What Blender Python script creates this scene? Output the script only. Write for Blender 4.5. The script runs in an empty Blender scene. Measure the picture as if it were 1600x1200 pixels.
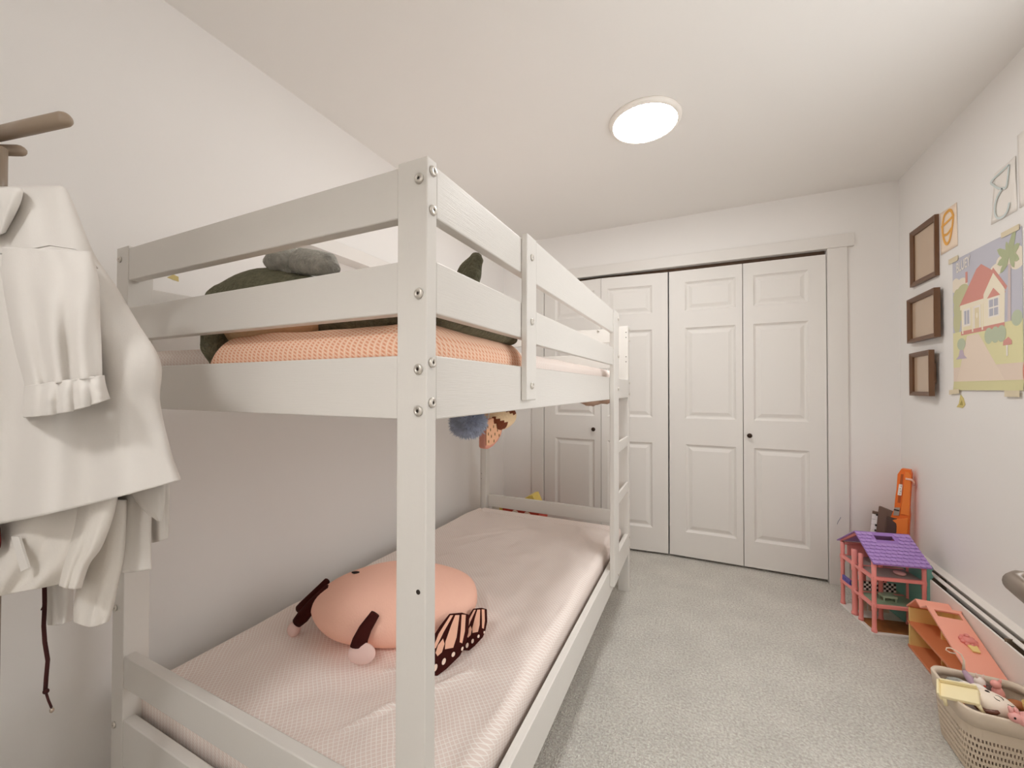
import bpy, bmesh, math, random
from mathutils import Vector, Matrix, noise
random.seed(7)
SC = bpy.context.scene
COL = SC.collection
PI = math.pi

# ------------------------------------------------------------------ camera, world, exposure
CAM_POS = (0.3963, -0.5217, 1.1991)
cd = bpy.data.cameras.new('camera')
cd.sensor_width = 36.0
cd.lens = 629.51 / 1600 * 36.0
cd.clip_start = 0.02
cam = bpy.data.objects.new('camera', cd)
COL.objects.link(cam)
_y, _p, _r = .4406, .0114, .0016
_fw = Vector((-math.sin(_y) * math.cos(_p), math.cos(_y) * math.cos(_p), math.sin(_p)))
_rt = Vector((math.cos(_y), math.sin(_y), 0))
_up = _rt.cross(_fw)
_R = math.cos(_r) * _rt + math.sin(_r) * _up
_U = -math.sin(_r) * _rt + math.cos(_r) * _up
cam.matrix_world = Matrix(((_R.x, _U.x, -_fw.x, CAM_POS[0]), (_R.y, _U.y, -_fw.y, CAM_POS[1]),
                           (_R.z, _U.z, -_fw.z, CAM_POS[2]), (0, 0, 0, 1)))
SC.camera = cam
wd = bpy.data.worlds.new('world')
SC.world = wd
wd.use_nodes = True
wd.node_tree.nodes['Background'].inputs['Color'].default_value = (1.0, .995, .985, 1)
wd.node_tree.nodes['Background'].inputs['Strength'].default_value = 2.9   # fill daylight, let in by the added unseen window
LAMP_POWER = 57.0
HALL_FILL_POWER = 82.0  # strength of the added hallway fill lamp
SC.view_settings.view_transform = 'Standard'
SC.view_settings.look = 'None'
SC.view_settings.gamma = 1.0
SC.view_settings.use_curve_mapping = False
SC.view_settings.exposure = 0.18
SC.cycles.max_bounces = 16
SC.cycles.diffuse_bounces = 10
SC.cycles.caustics_reflective = False
SC.cycles.caustics_refractive = False

# room
XL, XW, YB, YF, H = -1.148, 1.449, 2.585, -0.85, 2.432
BW, BL = 1.0226, 1.99        # bunk bed width and length

def portal(name, loc, rot, sx, sy):
    l = bpy.data.lights.new(name, 'AREA')
    l.shape = 'RECTANGLE'
    l.size, l.size_y = sx, sy
    l.cycles.is_portal = True
    o = bpy.data.objects.new(name, l)
    COL.objects.link(o)
    o.location = loc
    o.rotation_euler = rot
portal('added_window_portal', (XW + .09, .35, 1.5), (0, math.radians(90), 0), 1.3, 1.8)  # guides the fill daylight through the added window

# ------------------------------------------------------------------ materials
def lin(hx):
    c = [int(hx[i:i + 2], 16) / 255 for i in (0, 2, 4)]
    return tuple(x / 12.92 if x <= .04045 else ((x + .055) / 1.055) ** 2.4 for x in c) + (1,)

def mat(name, hx, rough=.5, bump=None, sheen=0, spec=.5, metal=0, var=0, vscale=20):
    m = bpy.data.materials.new(name)
    m.use_nodes = True
    nt = m.node_tree
    b = nt.nodes['Principled BSDF']
    col = lin(hx) if isinstance(hx, str) else hx
    b.inputs['Base Color'].default_value = col
    b.inputs['Roughness'].default_value = rough
    b.inputs['Metallic'].default_value = metal
    b.inputs['Specular IOR Level'].default_value = spec
    if sheen:
        b.inputs['Sheen Weight'].default_value = sheen
        b.inputs['Sheen Roughness'].default_value = .5
        b.inputs['Sheen Tint'].default_value = col
    tc = nt.nodes.new('ShaderNodeTexCoord')
    if bump:
        sc, st, dist = bump[:3]
        n = nt.nodes.new('ShaderNodeTexNoise')
        n.inputs['Scale'].default_value = sc
        n.inputs['Detail'].default_value = 4
        if len(bump) > 3:
            mp = nt.nodes.new('ShaderNodeMapping')
            mp.inputs['Scale'].default_value = bump[3]
            nt.links.new(tc.outputs['Object'], mp.inputs['Vector'])
            nt.links.new(mp.outputs['Vector'], n.inputs['Vector'])
        else:
            nt.links.new(tc.outputs['Object'], n.inputs['Vector'])
        bp = nt.nodes.new('ShaderNodeBump')
        bp.inputs['Strength'].default_value = st
        bp.inputs['Distance'].default_value = dist
        nt.links.new(n.outputs['Fac'], bp.inputs['Height'])
        nt.links.new(bp.outputs['Normal'], b.inputs['Normal'])
    if var:
        n2 = nt.nodes.new('ShaderNodeTexNoise')
        n2.inputs['Scale'].default_value = vscale
        n2.inputs['Detail'].default_value = 6
        nt.links.new(tc.outputs['Object'], n2.inputs['Vector'])
        r = nt.nodes.new('ShaderNodeValToRGB')
        r.color_ramp.elements[0].position = .3
        r.color_ramp.elements[1].position = .7
        r.color_ramp.elements[0].color = tuple(x * (1 - var) for x in col[:3]) + (1,)
        r.color_ramp.elements[1].color = tuple(min(1, x * (1 + var)) for x in col[:3]) + (1,)
        nt.links.new(n2.outputs['Fac'], r.inputs['Fac'])
        nt.links.new(r.outputs['Color'], b.inputs['Base Color'])
    return m

def lattice(name, ground, line, k, w, inner=None):
    """woven diamond lattice printed on bedding"""
    m = mat(name, ground, .85, bump=(260, .25, .002), sheen=.2, spec=.2)
    nt = m.node_tree
    b = nt.nodes['Principled BSDF']
    tc = nt.nodes.new('ShaderNodeTexCoord')
    sx = nt.nodes.new('ShaderNodeSeparateXYZ')
    nt.links.new(tc.outputs['Object'], sx.inputs[0])
    def M(op, a, c=None):
        n = nt.nodes.new('ShaderNodeMath')
        n.operation = op
        for i, v in enumerate((a, c)):
            if v is None:
                continue
            if isinstance(v, (int, float)):
                n.inputs[i].default_value = v
            else:
                nt.links.new(v, n.inputs[i])
        return n.outputs[0]
    u = M('ADD', sx.outputs[0], sx.outputs[2])
    v = M('ADD', sx.outputs[1], sx.outputs[2])
    a = M('ABSOLUTE', M('SINE', M('MULTIPLY', M('ADD', u, v), k)))
    c = M('ABSOLUTE', M('SINE', M('MULTIPLY', M('SUBTRACT', u, v), k)))
    mn = M('MINIMUM', a, c)
    rp = nt.nodes.new('ShaderNodeValToRGB')
    e = rp.color_ramp.elements
    e[0].position = w
    e[0].color = lin(line)
    e[1].position = w + .15
    e[1].color = lin(ground)
    if inner:
        x = e.new(.72)
        x.color = lin(ground)
        x = e.new(.82)
        x.color = lin(inner)
    nt.links.new(mn, rp.inputs['Fac'])
    nt.links.new(rp.outputs['Color'], b.inputs['Base Color'])
    return m

def emit(name, col, s):
    m = bpy.data.materials.new(name)
    m.use_nodes = True
    nt = m.node_tree
    nt.nodes.remove(nt.nodes['Principled BSDF'])
    e = nt.nodes.new('ShaderNodeEmission')
    e.inputs['Color'].default_value = col
    e.inputs['Strength'].default_value = s
    nt.links.new(e.outputs[0], nt.nodes['Material Output'].inputs[0])
    return m

W = 'E9E4DD'
M_wall = mat('wall_paint', 'EEECEA', .7, bump=(180, .06, .002), spec=.3)
M_ceil = mat('ceiling_paint', 'ECEAE7', .85, bump=(120, .08, .002), spec=.2)
M_trim = mat('trim_paint', 'E4E1DD', .4, spec=.4)
M_door = mat('door_paint', 'E4E1DD', .45, bump=(60, .06, .001, (1, 1, .1)), spec=.4)
M_carpet = mat('carpet', 'F0E7DE', .95, bump=(170, 1, .016), sheen=.3, spec=.1, var=.26, vscale=115)
M_wood = mat('white_stained_pine', 'DFDCD7', .42, bump=(40, .3, .002, (18, .5, 18)), spec=.45)
M_woodx = mat('white_stained_pine_cross', 'DFDCD7', .42, bump=(40, .12, .002, (.5, 18, 18)), spec=.45)
M_woodv = mat('white_stained_pine_upright', 'DFDCD7', .42, bump=(40, .12, .002, (18, 18, .5)), spec=.45)
M_bolt = mat('bolt_steel', 'D9D4CC', .3, metal=.7)
M_dark = mat('dark_recess', '2B211A', .8)
M_track = mat('track_metal', '5C4634', .5, metal=.3)
M_bronze = mat('bronze_knob', '3A2A1F', .35, metal=.6)
M_sheet = lattice('pale_woven_sheet', 'EBDDD6', 'FAF4EF', 210, .2)
M_peach = lattice('peach_lattice_cloth', 'F2C3A6', 'F8E0CC', 215, .16, 'E3A283')
M_white_fab = mat('white_cotton', 'DAD6D1', .9, bump=(500, .15, .001), sheen=.25, spec=.15)
M_white_fab2 = mat('cream_knit', 'DED9D2', .92, bump=(300, .2, .002), sheen=.3, spec=.1)
M_stand = mat('taupe_lacquer', '998876', .35, spec=.5)
M_whale = mat('grey_plush', '74725F', .95, bump=(170, .9, .01), sheen=.6, spec=.1, var=.22, vscale=70)
M_whale2 = mat('silver_grey_plush', 'ACABA4', .95, bump=(90, 1, .012), sheen=.8, spec=.1, var=.25, vscale=40)
M_cream_plush = mat('cream_plush', 'E3C8A4', .95, bump=(170, .6, .006), sheen=.5, spec=.1)
M_tan = mat('tan_plush', 'B98347', .95, bump=(150, .5, .006), sheen=.4, spec=.1)
M_blush = mat('coral_plush', 'FBC9B5', .95, bump=(220, .35, .004), sheen=.6, spec=.1)
M_maroon = mat('dark_maroon_plush', '3D1511', .9, bump=(200, .4, .004), sheen=.3, spec=.15)
M_pinkpad = mat('pale_pink_felt', 'E3C5BE', .95, sheen=.4, spec=.1)
M_wingp = mat('wing_pink_print', 'F0BDA4', .9, sheen=.3, spec=.1)
M_wingw = mat('wing_white_print', 'F3DDCD', .9, sheen=.3, spec=.1)
M_pom = mat('blue_grey_fur', 'B4BACA', .95, sheen=.6, spec=.1, var=.25, vscale=60)
M_red = mat('red_gloss', 'C84530', .5)
M_yellow = mat('yellow_plastic', 'E9CF6E', .5)
M_black = mat('black_felt', '2A1E1A', .8)

def carpet_detail(m):
    nt = m.node_tree
    b = nt.nodes['Principled BSDF']
    src = b.inputs['Base Color'].links[0].from_socket
    n = nt.nodes.new('ShaderNodeTexNoise')
    n.inputs['Scale'].default_value = 5
    n.inputs['Detail'].default_value = 3
    tc = nt.nodes.new('ShaderNodeTexCoord')
    nt.links.new(tc.outputs['Object'], n.inputs['Vector'])
    r = nt.nodes.new('ShaderNodeValToRGB')
    r.color_ramp.elements[0].position, r.color_ramp.elements[1].position = .35, .62
    r.color_ramp.elements[0].color = (.90, .90, .90, 1)
    r.color_ramp.elements[1].color = (1, 1, 1, 1)
    nt.links.new(n.outputs['Fac'], r.inputs['Fac'])
    mx = nt.nodes.new('ShaderNodeMixRGB')
    mx.blend_type = 'MULTIPLY'
    mx.inputs['Fac'].default_value = 1
    nt.links.new(src, mx.inputs['Color1'])
    nt.links.new(r.outputs['Color'], mx.inputs['Color2'])
    nt.links.new(mx.outputs['Color'], b.inputs['Base Color'])
carpet_detail(M_carpet)

# ------------------------------------------------------------------ mesh builder
def wloc(o):
    v = Vector((0, 0, 0))
    while o is not None:
        v += o.location
        o = o.parent
    return v

class MB:
    def __init__(s):
        s.v, s.f, s.m = [], [], []
        s.mi = 0
    def add(s, vs, fs):
        n = len(s.v)
        s.v += [Vector(v) for v in vs]
        s.f += [tuple(i + n for i in f) for f in fs]
        s.m += [s.mi] * len(fs)
        return s
    def box(s, a, b):
        x0, y0, z0 = [min(p, q) for p, q in zip(a, b)]
        x1, y1, z1 = [max(p, q) for p, q in zip(a, b)]
        return s.add([(x0, y0, z0), (x1, y0, z0), (x1, y1, z0), (x0, y1, z0), (x0, y0, z1), (x1, y0, z1), (x1, y1, z1), (x0, y1, z1)],
                     [(0, 3, 2, 1), (4, 5, 6, 7), (0, 1, 5, 4), (1, 2, 6, 5), (2, 3, 7, 6), (3, 0, 4, 7)])
    def obox(s, c, ex, ey, ez):
        c, ex, ey, ez = map(Vector, (c, ex, ey, ez))
        vs = [c + ex * i + ey * j + ez * k for k in (-1, 1) for i, j in ((-1, -1), (1, -1), (1, 1), (-1, 1))]
        fs = [(0, 3, 2, 1), (4, 5, 6, 7), (0, 1, 5, 4), (1, 2, 6, 5), (2, 3, 7, 6), (3, 0, 4, 7)]
        if ex.cross(ey).dot(ez) < 0:
            fs = [f[::-1] for f in fs]
        return s.add(vs, fs)
    def prism(s, poly, o, eu, ev, en):
        """polygon (u, v) in the plane o + u eu + v ev, thickened along en"""
        o, eu, ev, en = map(Vector, (o, eu, ev, en))
        n = len(poly)
        a = [o + eu * u + ev * v for u, v in poly]
        b = [p + en for p in a]
        ar = sum(poly[i][0] * poly[(i + 1) % n][1] - poly[(i + 1) % n][0] * poly[i][1] for i in range(n))
        up = (ar > 0) == (eu.cross(ev).dot(en) > 0)
        fs = [tuple(range(n - 1, -1, -1)), tuple(range(n, 2 * n))] + [(i, (i + 1) % n, n + (i + 1) % n, n + i) for i in range(n)]
        if not up:
            fs = [f[::-1] for f in fs]
        return s.add(a + b, fs)
    def tube(s, pts, rad, n=12, caps=True, flat=None):
        pts = [Vector(p) for p in pts]
        if not isinstance(rad, (list, tuple)):
            rad = [rad] * len(pts)
        vs, prev = [], None
        for i, p in enumerate(pts):
            t = (pts[min(i + 1, len(pts) - 1)] - pts[max(i - 1, 0)]).normalized()
            if prev is None:
                h = Vector((0, 0, 1)) if abs(t.z) < .9 else Vector((1, 0, 0))
                prev = t.cross(h).normalized()
            u = (prev - t * prev.dot(t)).normalized()
            prev = u
            w = t.cross(u)
            r = rad[i]
            ru, rw = (r, r) if not isinstance(r, tuple) else r
            vs += [p + u * math.cos(2 * PI * k / n) * ru + w * math.sin(2 * PI * k / n) * rw for k in range(n)]
        fs = [(i * n + k, i * n + (k + 1) % n, (i + 1) * n + (k + 1) % n, (i + 1) * n + k) for i in range(len(pts) - 1) for k in range(n)]
        if caps:
            fs += [tuple(range(n - 1, -1, -1)), tuple(range((len(pts) - 1) * n, len(pts) * n))]
        return s.add(vs, fs)
    def ell(s, c, r, R=None, nu=24, nv=14, f=None):
        c = Vector(c)
        vs = []
        for j in range(nv + 1):
            th = PI * j / nv
            for i in range(nu):
                ph = 2 * PI * i / nu
                d = Vector((math.sin(th) * math.cos(ph), math.sin(th) * math.sin(ph), math.cos(th)))
                q = Vector((d.x * r[0], d.y * r[1], d.z * r[2]))
                if f:
                    q = f(d, q)
                vs.append(c + (R @ q if R else q))
        fs = []
        for j in range(nv):
            for i in range(nu):
                a, b = j * nu + i, j * nu + (i + 1) % nu
                if j == 0:
                    fs.append((a, a + nu, b + nu))
                elif j == nv - 1:
                    fs.append((a, a + nu, b))
                else:
                    fs.append((a, a + nu, b + nu, b))
        return s.add(vs, fs)
    def lathe(s, c, prof, n=24, axis='z'):
        c = Vector(c)
        vs = []
        for r, z in prof:
            for k in range(n):
                a = 2 * PI * k / n
                x, y = r * math.cos(a), r * math.sin(a)
                vs.append(c + {'z': Vector((x, y, z)), 'x': Vector((z, x, y)), 'y': Vector((y, z, x))}[axis])
        m = len(prof)
        fs = [(i * n + k, i * n + (k + 1) % n, (i + 1) * n + (k + 1) % n, (i + 1) * n + k) for i in range(m - 1) for k in range(n)]
        fs += [tuple(range(n - 1, -1, -1)), tuple(range((m - 1) * n, m * n))]
        return s.add(vs, fs)
    def build(s, name, mats, parent=None, smooth=False, bevel=0, solid=0, subsurf=0, loc=None, seg=2):
        me = bpy.data.meshes.new(name)
        o = bpy.data.objects.new(name, me)
        COL.objects.link(o)
        if parent is not None:
            o.parent = parent
        if loc is not None:
            o.location = loc
        b = wloc(o)
        me.from_pydata([v - b for v in s.v], [], s.f)
        if not isinstance(mats, (list, tuple)):
            mats = [mats]
        for m in mats:
            me.materials.append(m)
        me.polygons.foreach_set('material_index', s.m)
        bm = bmesh.new()
        bm.from_mesh(me)
        bmesh.ops.remove_doubles(bm, verts=bm.verts, dist=1e-6)
        if not solid:
            bmesh.ops.recalc_face_normals(bm, faces=bm.faces)
        bm.to_mesh(me)
        bm.free()
        if smooth or bevel:
            me.polygons.foreach_set('use_smooth', [True] * len(me.polygons))
        if solid:
            d = o.modifiers.new('thickness', 'SOLIDIFY')
            d.thickness = solid
            d.offset = 0
        if subsurf:
            d = o.modifiers.new('smooth', 'SUBSURF')
            d.levels = d.render_levels = subsurf
        if bevel:
            d = o.modifiers.new('soft_edges', 'BEVEL')
            d.width = bevel
            d.segments = seg
            d.limit_method = 'ANGLE'
            d.angle_limit = math.radians(40)
            d.harden_normals = True
        return o

def tag(o, label=None, cat=None, group=None, kind=None):
    if label: o['label'] = label
    if cat: o['category'] = cat
    if group: o['group'] = group
    if kind: o['kind'] = kind
    return o

def thing(name, loc, label, cat, group=None):
    o = bpy.data.objects.new(name, None)
    o.empty_display_size = .05
    COL.objects.link(o)
    o.location = loc
    return tag(o, label, cat, group)

def struct(mb, name, m, parent=None, **k):
    o = mb.build(name, m, parent, **k)
    if parent is None:
        o['kind'] = 'structure'
    return o

def copy_tree(o, loc, label, parent=None):
    c = o.copy()
    COL.objects.link(c)
    if parent is None:
        c.location = loc
        c['label'] = label
    else:
        c.parent = parent
    for ch in [x for x in COL.objects if x.parent == o]:
        copy_tree(ch, None, None, c)
    return c

def B(a, b):
    return MB().box(a, b)

# ------------------------------------------------------------------ the room
OX0, OX1, OZ = -.777, 1.1035, 2.073          # closet opening
struct(B((XL - .1, YF - 1.6, -.1), (XW + .1, YB + .8, 0)), 'floor', M_carpet)
struct(B((XL - .1, YF - .1, H), (XW + .1, YB + .8, H + .1)), 'ceiling', M_ceil)
struct(B((XL - .1, YF - .1, 0), (XL, YB + .1, H)), 'wall_left', M_wall)
WY0, WY1, WZ0, WZ1 = -.55, 1.25, .85, 2.15     # unseen window added to the long wall beside the camera, for fill daylight
wr = MB()
wr.box((XW, YF - .1, 0), (XW + .1, WY0, H)).box((XW, WY1, 0), (XW + .1, YB + .1, H)).box((XW, WY0, 0), (XW + .1, WY1, WZ0)).box((XW, WY0, WZ1), (XW + .1, WY1, H))
struct(wr, 'wall_right', M_wall)
wn = MB()
for a, b in (((WY0, WZ0), (WY1, WZ0 + .05)), ((WY0, WZ1 - .05), (WY1, WZ1)), ((WY0, WZ0), (WY0 + .05, WZ1)), ((WY1 - .05, WZ0), (WY1, WZ1)), (((WY0 + WY1) / 2 - .025, WZ0), ((WY0 + WY1) / 2 + .025, WZ1))):
    wn.box((XW + .03, a[0], a[1]), (XW + .08, b[0], b[1]))
struct(wn, 'added_window_1', M_trim)  # frame of the added, unseen window
wb = MB()
wb.box((XL, YB, 0), (OX0, YB + .1, H)).box((OX1, YB, 0), (XW, YB + .1, H)).box((OX0, YB, OZ), (OX1, YB + .1, H))
struct(wb, 'wall_back', M_wall)
wc = MB()
wc.box((OX0 - .15, YB + .68, 0), (OX1 + .15, YB + .72, H)).box((OX0 - .15, YB + .1, 0), (OX0 - .1, YB + .68, H)).box((OX1 + .1, YB + .1, 0), (OX1 + .15, YB + .68, H))
struct(wc, 'wall_closet', M_wall)
DX0, DX1 = -.28, .66                      # doorway the picture was taken from
wf = MB()
wf.box((XL, YF - .1, 0), (DX0, YF, H)).box((DX1, YF - .1, 0), (XW, YF, H)).box((DX0, YF - .1, 2.06), (DX1, YF, H))
struct(wf, 'wall_front', M_wall)
wh_ = MB()  # unseen hallway box, added to keep daylight out of the doorway
wh_.box((DX0 - .5, YF - 1.3, 0), (DX1 + .5, YF - 1.2, H)).box((DX0 - .6, YF - 1.3, 0), (DX0 - .5, YF - .1, H)).box((DX1 + .5, YF - 1.3, 0), (DX1 + .6, YF - .1, H))
wh_.box((DX0 - .6, YF - 1.3, H), (DX1 + .6, YF - .1, H + .1))
struct(wh_, 'wall_hallway', M_wall)
# closet casing
tr = MB()
tr.box((OX1, YB - .018, 0), (1.2025, YB, OZ - .002))
o = struct(tr, 'trim_1', M_trim, bevel=.002)
sc = MB()
sc.tube([(1.142, YB - .0185, .372), (1.147, YB - .019, .39), (1.157, YB - .019, .41), (1.160, YB - .0185, .418)], .0011, 6)
sc.build('pen_mark', mat('blue_pen_ink', '5C6C80', .6), o)
struct(B((-.878, YB - .018, 0), (OX0, YB, OZ - .002)), 'trim_2', M_trim, bevel=.002)
struct(B((-.915, YB - .024, OZ - .002), (1.236, YB, 2.150)), 'trim_3', M_trim, bevel=.002)
tk = B((OX0 + .005, YB + .03, OZ - .022), (OX1 - .005, YB + .055, OZ - .001))
o = struct(tk, 'trim_4', M_track)
pn = MB()
for x in (-.74, .14, .22, 1.06):
    pn.lathe((x, YB + .042, 2.035), [(.004, 0), (.004, .03)], 8)
pn.build('pivot_pin', M_bolt, o)

# ------------------------------------------------------------------ bifold closet doors
def door(name, p0, p1, ml, mr, knob=None):
    """one bifold leaf between two floor points; ml, mr = stile widths"""
    p0, p1 = Vector((*p0, 0)), Vector((*p1, 0))
    ex = (p1 - p0)
    w = ex.length
    ex.normalize()
    ez = Vector((0, 0, 1))
    ey = Vector((-ex.y, ex.x, 0))        # into the closet
    z0, z1 = .018, 2.0416
    rows = [(1.752, 1.957), (.99, 1.632), (.19, .808)]
    mb = MB()
    P = lambda x, z, d: p0 + ex * x + ez * z + ey * d
    xs = [0, ml, w - mr, w]
    zs = [z0] + [z for r in sorted(rows) for z in r] + [z1]
    for i in range(3):
        for j in range(len(zs) - 1):
            x0, x1, a, b = xs[i], xs[i + 1], zs[j], zs[j + 1]
            if i == 1 and j % 2 == 1:
                rings = [(0, 0), (.004, .005), (.014, .013), (.022, .013), (.044, .004)]
                prev = None
                for ins, d in rings:
                    q = [P(x0 + ins, a + ins, d), P(x1 - ins, a + ins, d), P(x1 - ins, b - ins, d), P(x0 + ins, b - ins, d)]
                    if prev:
                        for k in range(4):
                            mb.add([prev[k], prev[(k + 1) % 4], q[(k + 1) % 4], q[k]], [(0, 1, 2, 3)])
                    prev = q
                mb.add(prev, [(0, 1, 2, 3)])
            else:
                mb.add([P(x0, a, 0), P(x1, a, 0), P(x1, b, 0), P(x0, b, 0)], [(0, 1, 2, 3)])
    t = .034
    c = [(0, 0), (w, 0), (w, t), (0, t)]
    for k in ((1, 2), (2, 3), (3, 0)):
        (xa, da), (xb, db) = c[k[0]], c[k[1]]
        mb.add([P(xa, z0, da), P(xb, z0, db), P(xb, z1, db), P(xa, z1, da)], [(0, 1, 2, 3)])
    for z in (z0, z1):
        mb.add([P(x, z, d) for x, d in c], [(0, 1, 2, 3)])
    o = struct(mb, name, M_door)
    if knob is not None:
        k = MB()
        prof = [(.007, 0), (.007, -.012), (.013, -.016), (.0155, -.022), (.013, -.028), (.004, -.03)]
        k.lathe(P(knob, .89, 0), prof, 20, 'y')
        k.build('knob', M_bronze, o, smooth=True)
    return o
door('door_1', (-.772, YB - .004), (-.3, YB - .046), .095, .05, .42)
door('door_2', (-.296, YB - .046), (.1755, YB - .004), .045, .108)
door('door_3', (.1835, YB - .002), (.6435, YB - .002), .106, .04)
door('door_4', (.6475, YB - .002), (1.099, YB - .002), .06, .09, .033)

# ------------------------------------------------------------------ entry door standing open beside the camera
hp, lp = Vector((.629, YF + .02, 0)), Vector((.749, .135, 0))
ex = (lp - hp).normalized()
en = Vector((ex.y, -ex.x, 0))
mb = MB().obox((hp + lp) / 2 + en * .018 + Vector((0, 0, 1.02)), ex * (lp - hp).length / 2, en * .017, (0, 0, 1.005))
ed = struct(mb, 'door_5', M_door, bevel=.002)
hc = lp - ex * .065 + Vector((0, 0, 1.005))
mb = MB().obox(hc - en * .0035, ex * .026, en * .004, (0, 0, .026))
lv = mb.build('handle_rose', mat('brushed_nickel', '8F7F70', .35, metal=.75), ed, bevel=.002)
mb = MB()
q = [hc - en * .004, hc - en * .035, hc - en * .052 - ex * .004, hc - en * .060 - ex * .016, hc - en * .062 - ex * .05, hc - en * .058 - ex * .11]
mb.tube(q, [(.008, .008), (.008, .008), (.009, .009), (.008, .010), (.005, .010), (.004, .009)], 16)
mb.build('lever_handle', mat('brushed_nickel_lever', '94867A', .35, metal=.7), ed, smooth=True)

# ------------------------------------------------------------------ ceiling lamp
lampc = (.162, 1.400, H)
t = thing('ceiling_lamp', lampc, 'round white flush ceiling lamp, lit, above the bunk bed', 'ceiling lamp')
MB().lathe(lampc, [(.159, 0), (.159, -.006), (.152, -.016), (.142, -.02), (.139, -.017), (.139, -.001)], 64).build('trim_ring', mat('lamp_rim', 'F0EBE4', .5), t, smooth=True)
MB().lathe(lampc, [(.1385, -.004), (.1385, -.0175), (.10, -.0195), (.01, -.020)], 64).build('diffuser', emit('lamp_diffuser', (1, .99, .975, 1), LAMP_POWER), t, smooth=True)

hlc = (.19, YF - .62, H)  # unseen hallway lamp, added to brighten the room through the doorway
t = thing('ceiling_lamp', hlc, 'added fill lamp, unseen in the hallway outside the doorway', 'ceiling lamp')
MB().lathe(hlc, [(.159, 0), (.159, -.006), (.152, -.016), (.142, -.02), (.139, -.017), (.139, -.001)], 64).build('trim_ring', mat('hall_fill_rim', 'F0EBE4', .5), t, smooth=True)
MB().lathe(hlc, [(.1385, -.004), (.1385, -.0175), (.10, -.0195), (.01, -.020)], 64).build('diffuser', emit('hall_fill_diffuser', (1, .99, .975, 1), HALL_FILL_POWER), t, smooth=True)

# ------------------------------------------------------------------ baseboard heater along the wall
hx = XW - .075
Y0, Y1 = .95, 2.36
t = thing('baseboard_heater', (XW - .04, 1.6, 0), 'long white baseboard heater with dark open slots along the wall', 'heater')
def hprism(poly, name, m, y0=Y0, y1=Y1, **k):
    return MB().prism([(x, z) for x, z in poly], (0, y0, 0), (1, 0, 0), (0, 0, 1), (0, y1 - y0, 0)).build(name, m, t, **k)
M_heat = mat('heater_enamel', 'EEE9E3', .4)
hprism([(XW, .328), (XW, .02), (XW - .004, .02), (XW - .004, .316), (XW - .028, .310), (XW - .031, .319), (XW - .006, .327)], 'back_cover', M_heat)
hprism([(hx, .03), (hx, .293), (hx + .006, .2945), (hx + .007, .289), (hx + .0025, .287), (hx + .0025, .03)], 'front_panel', M_heat)
hprism([(hx + .021, .301), (hx + .034, .307), (hx + .034, .310), (hx + .021, .305)], 'damper', M_heat)
hprism([(hx + .004, .05), (XW - .005, .05), (XW - .005, .24), (hx + .004, .24)], 'fin_core', mat('heater_core', '4A3A2A', .7), Y0 + .01, Y1 - .01)
for y in (1.02, 1.55, 2.1):
    B((hx + .003, y, .24), (XW - .005, y + .004, .306)).build('bracket', mat('bracket_metal', '8A7A66', .5, metal=.5), t)
for y in (Y0, Y1 - .003):
    B((hx + .001, y, .02), (XW - .001, y + .003, .31)).build('end_cap', M_heat, t)

# ------------------------------------------------------------------ bunk bed
bed = thing('bunk_bed', (-BW / 2, BL / 2, 0), 'white wooden bunk bed with guard rails and a ladder at the far end', 'bunk bed')
Z1, Z2, ZM = (1.4817, 1.567), (1.3229, 1.4099), (1.1476, 1.2534)      # guards and upper mattress rail
ZE, ZL = (.422, .503), (.220, .340)                                    # low end board, lower mattress rail
RT = .025
def post(sx, sy):
    """corner post: L-shaped, outer corner at (x, y)"""
    x = 0 if sx > 0 else -BW
    y = 0 if sy < 0 else BL
    a, b = -sx, -sy
    poly = [(0, 0), (a * .0605, 0), (a * .0605, b * .055), (a * .0255, b * .055), (a * .0255, b * .026), (0, b * .026)]
    if sx > 0 and sy > 0:
        poly = [(0, 0), (a * .0605, 0), (a * .0605, b * .055), (0, b * .055)]
    return MB().prism(poly, (x, y, 0), (1, 0, 0), (0, 1, 0), (0, 0, 1.573)).build('leg', M_woodv, bed, bevel=.0022)
for sx in (1, -1):
    for sy in (-1, 1):
        post(sx, sy)
def rail(name, a, b, m):
    return B(a, b).build(name, m, bed, bevel=.003)
for z in (Z1, Z2, ZM, ZE, ZL):
    nm = {Z1: 'guard_rail', Z2: 'guard_rail', ZM: 'end_rail', ZE: 'end_board', ZL: 'end_rail'}[z]
    rail(nm, (-BW + .0605, .0015, z[0]), (-.0605, .0015 + RT, z[1]), M_woodx)
    rail(nm, (-BW + .0605, BL - .0015 - RT, z[0] - (.045 if z == ZE else 0)), (-.0605, BL - .0015, z[1] - (.045 if z == ZE else 0)), M_woodx)
STY = 1.496
for z in (Z1, Z2):
    rail('guard_rail', (-RT, .026, z[0]), (-.0005, .45, z[1]), M_wood)
for z in ((1.4645, 1.573), (1.311, 1.3945)):
    rail('guard_rail', (-.0003, .430, z[0]), (.0162, 1.405, z[1]), M_wood)
rail('side_rail', (-RT, .026, ZM[0]), (-.0005, BL - .055, ZM[1]), M_wood)
rail('side_rail', (-RT, .026, ZL[0]), (-.0005, BL - .055, ZL[1]), M_wood)
rail('side_rail', (-BW + .0005, .026, ZM[0]), (-BW + RT, BL - .026, ZM[1]), M_wood)
rail('side_rail', (-BW + .0005, .026, ZL[0]), (-BW + RT, BL - .026, ZL[1]), M_wood)
rail('guard_rail', (-BW + .0005, .026, 1.390), (-BW + RT, BL - .026, 1.476), M_wood)
B((-.0003, .3700, 1.170), (.0165, .4300, 1.576)).build('guard_post', M_woodv, bed, bevel=.004, seg=3)
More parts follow.
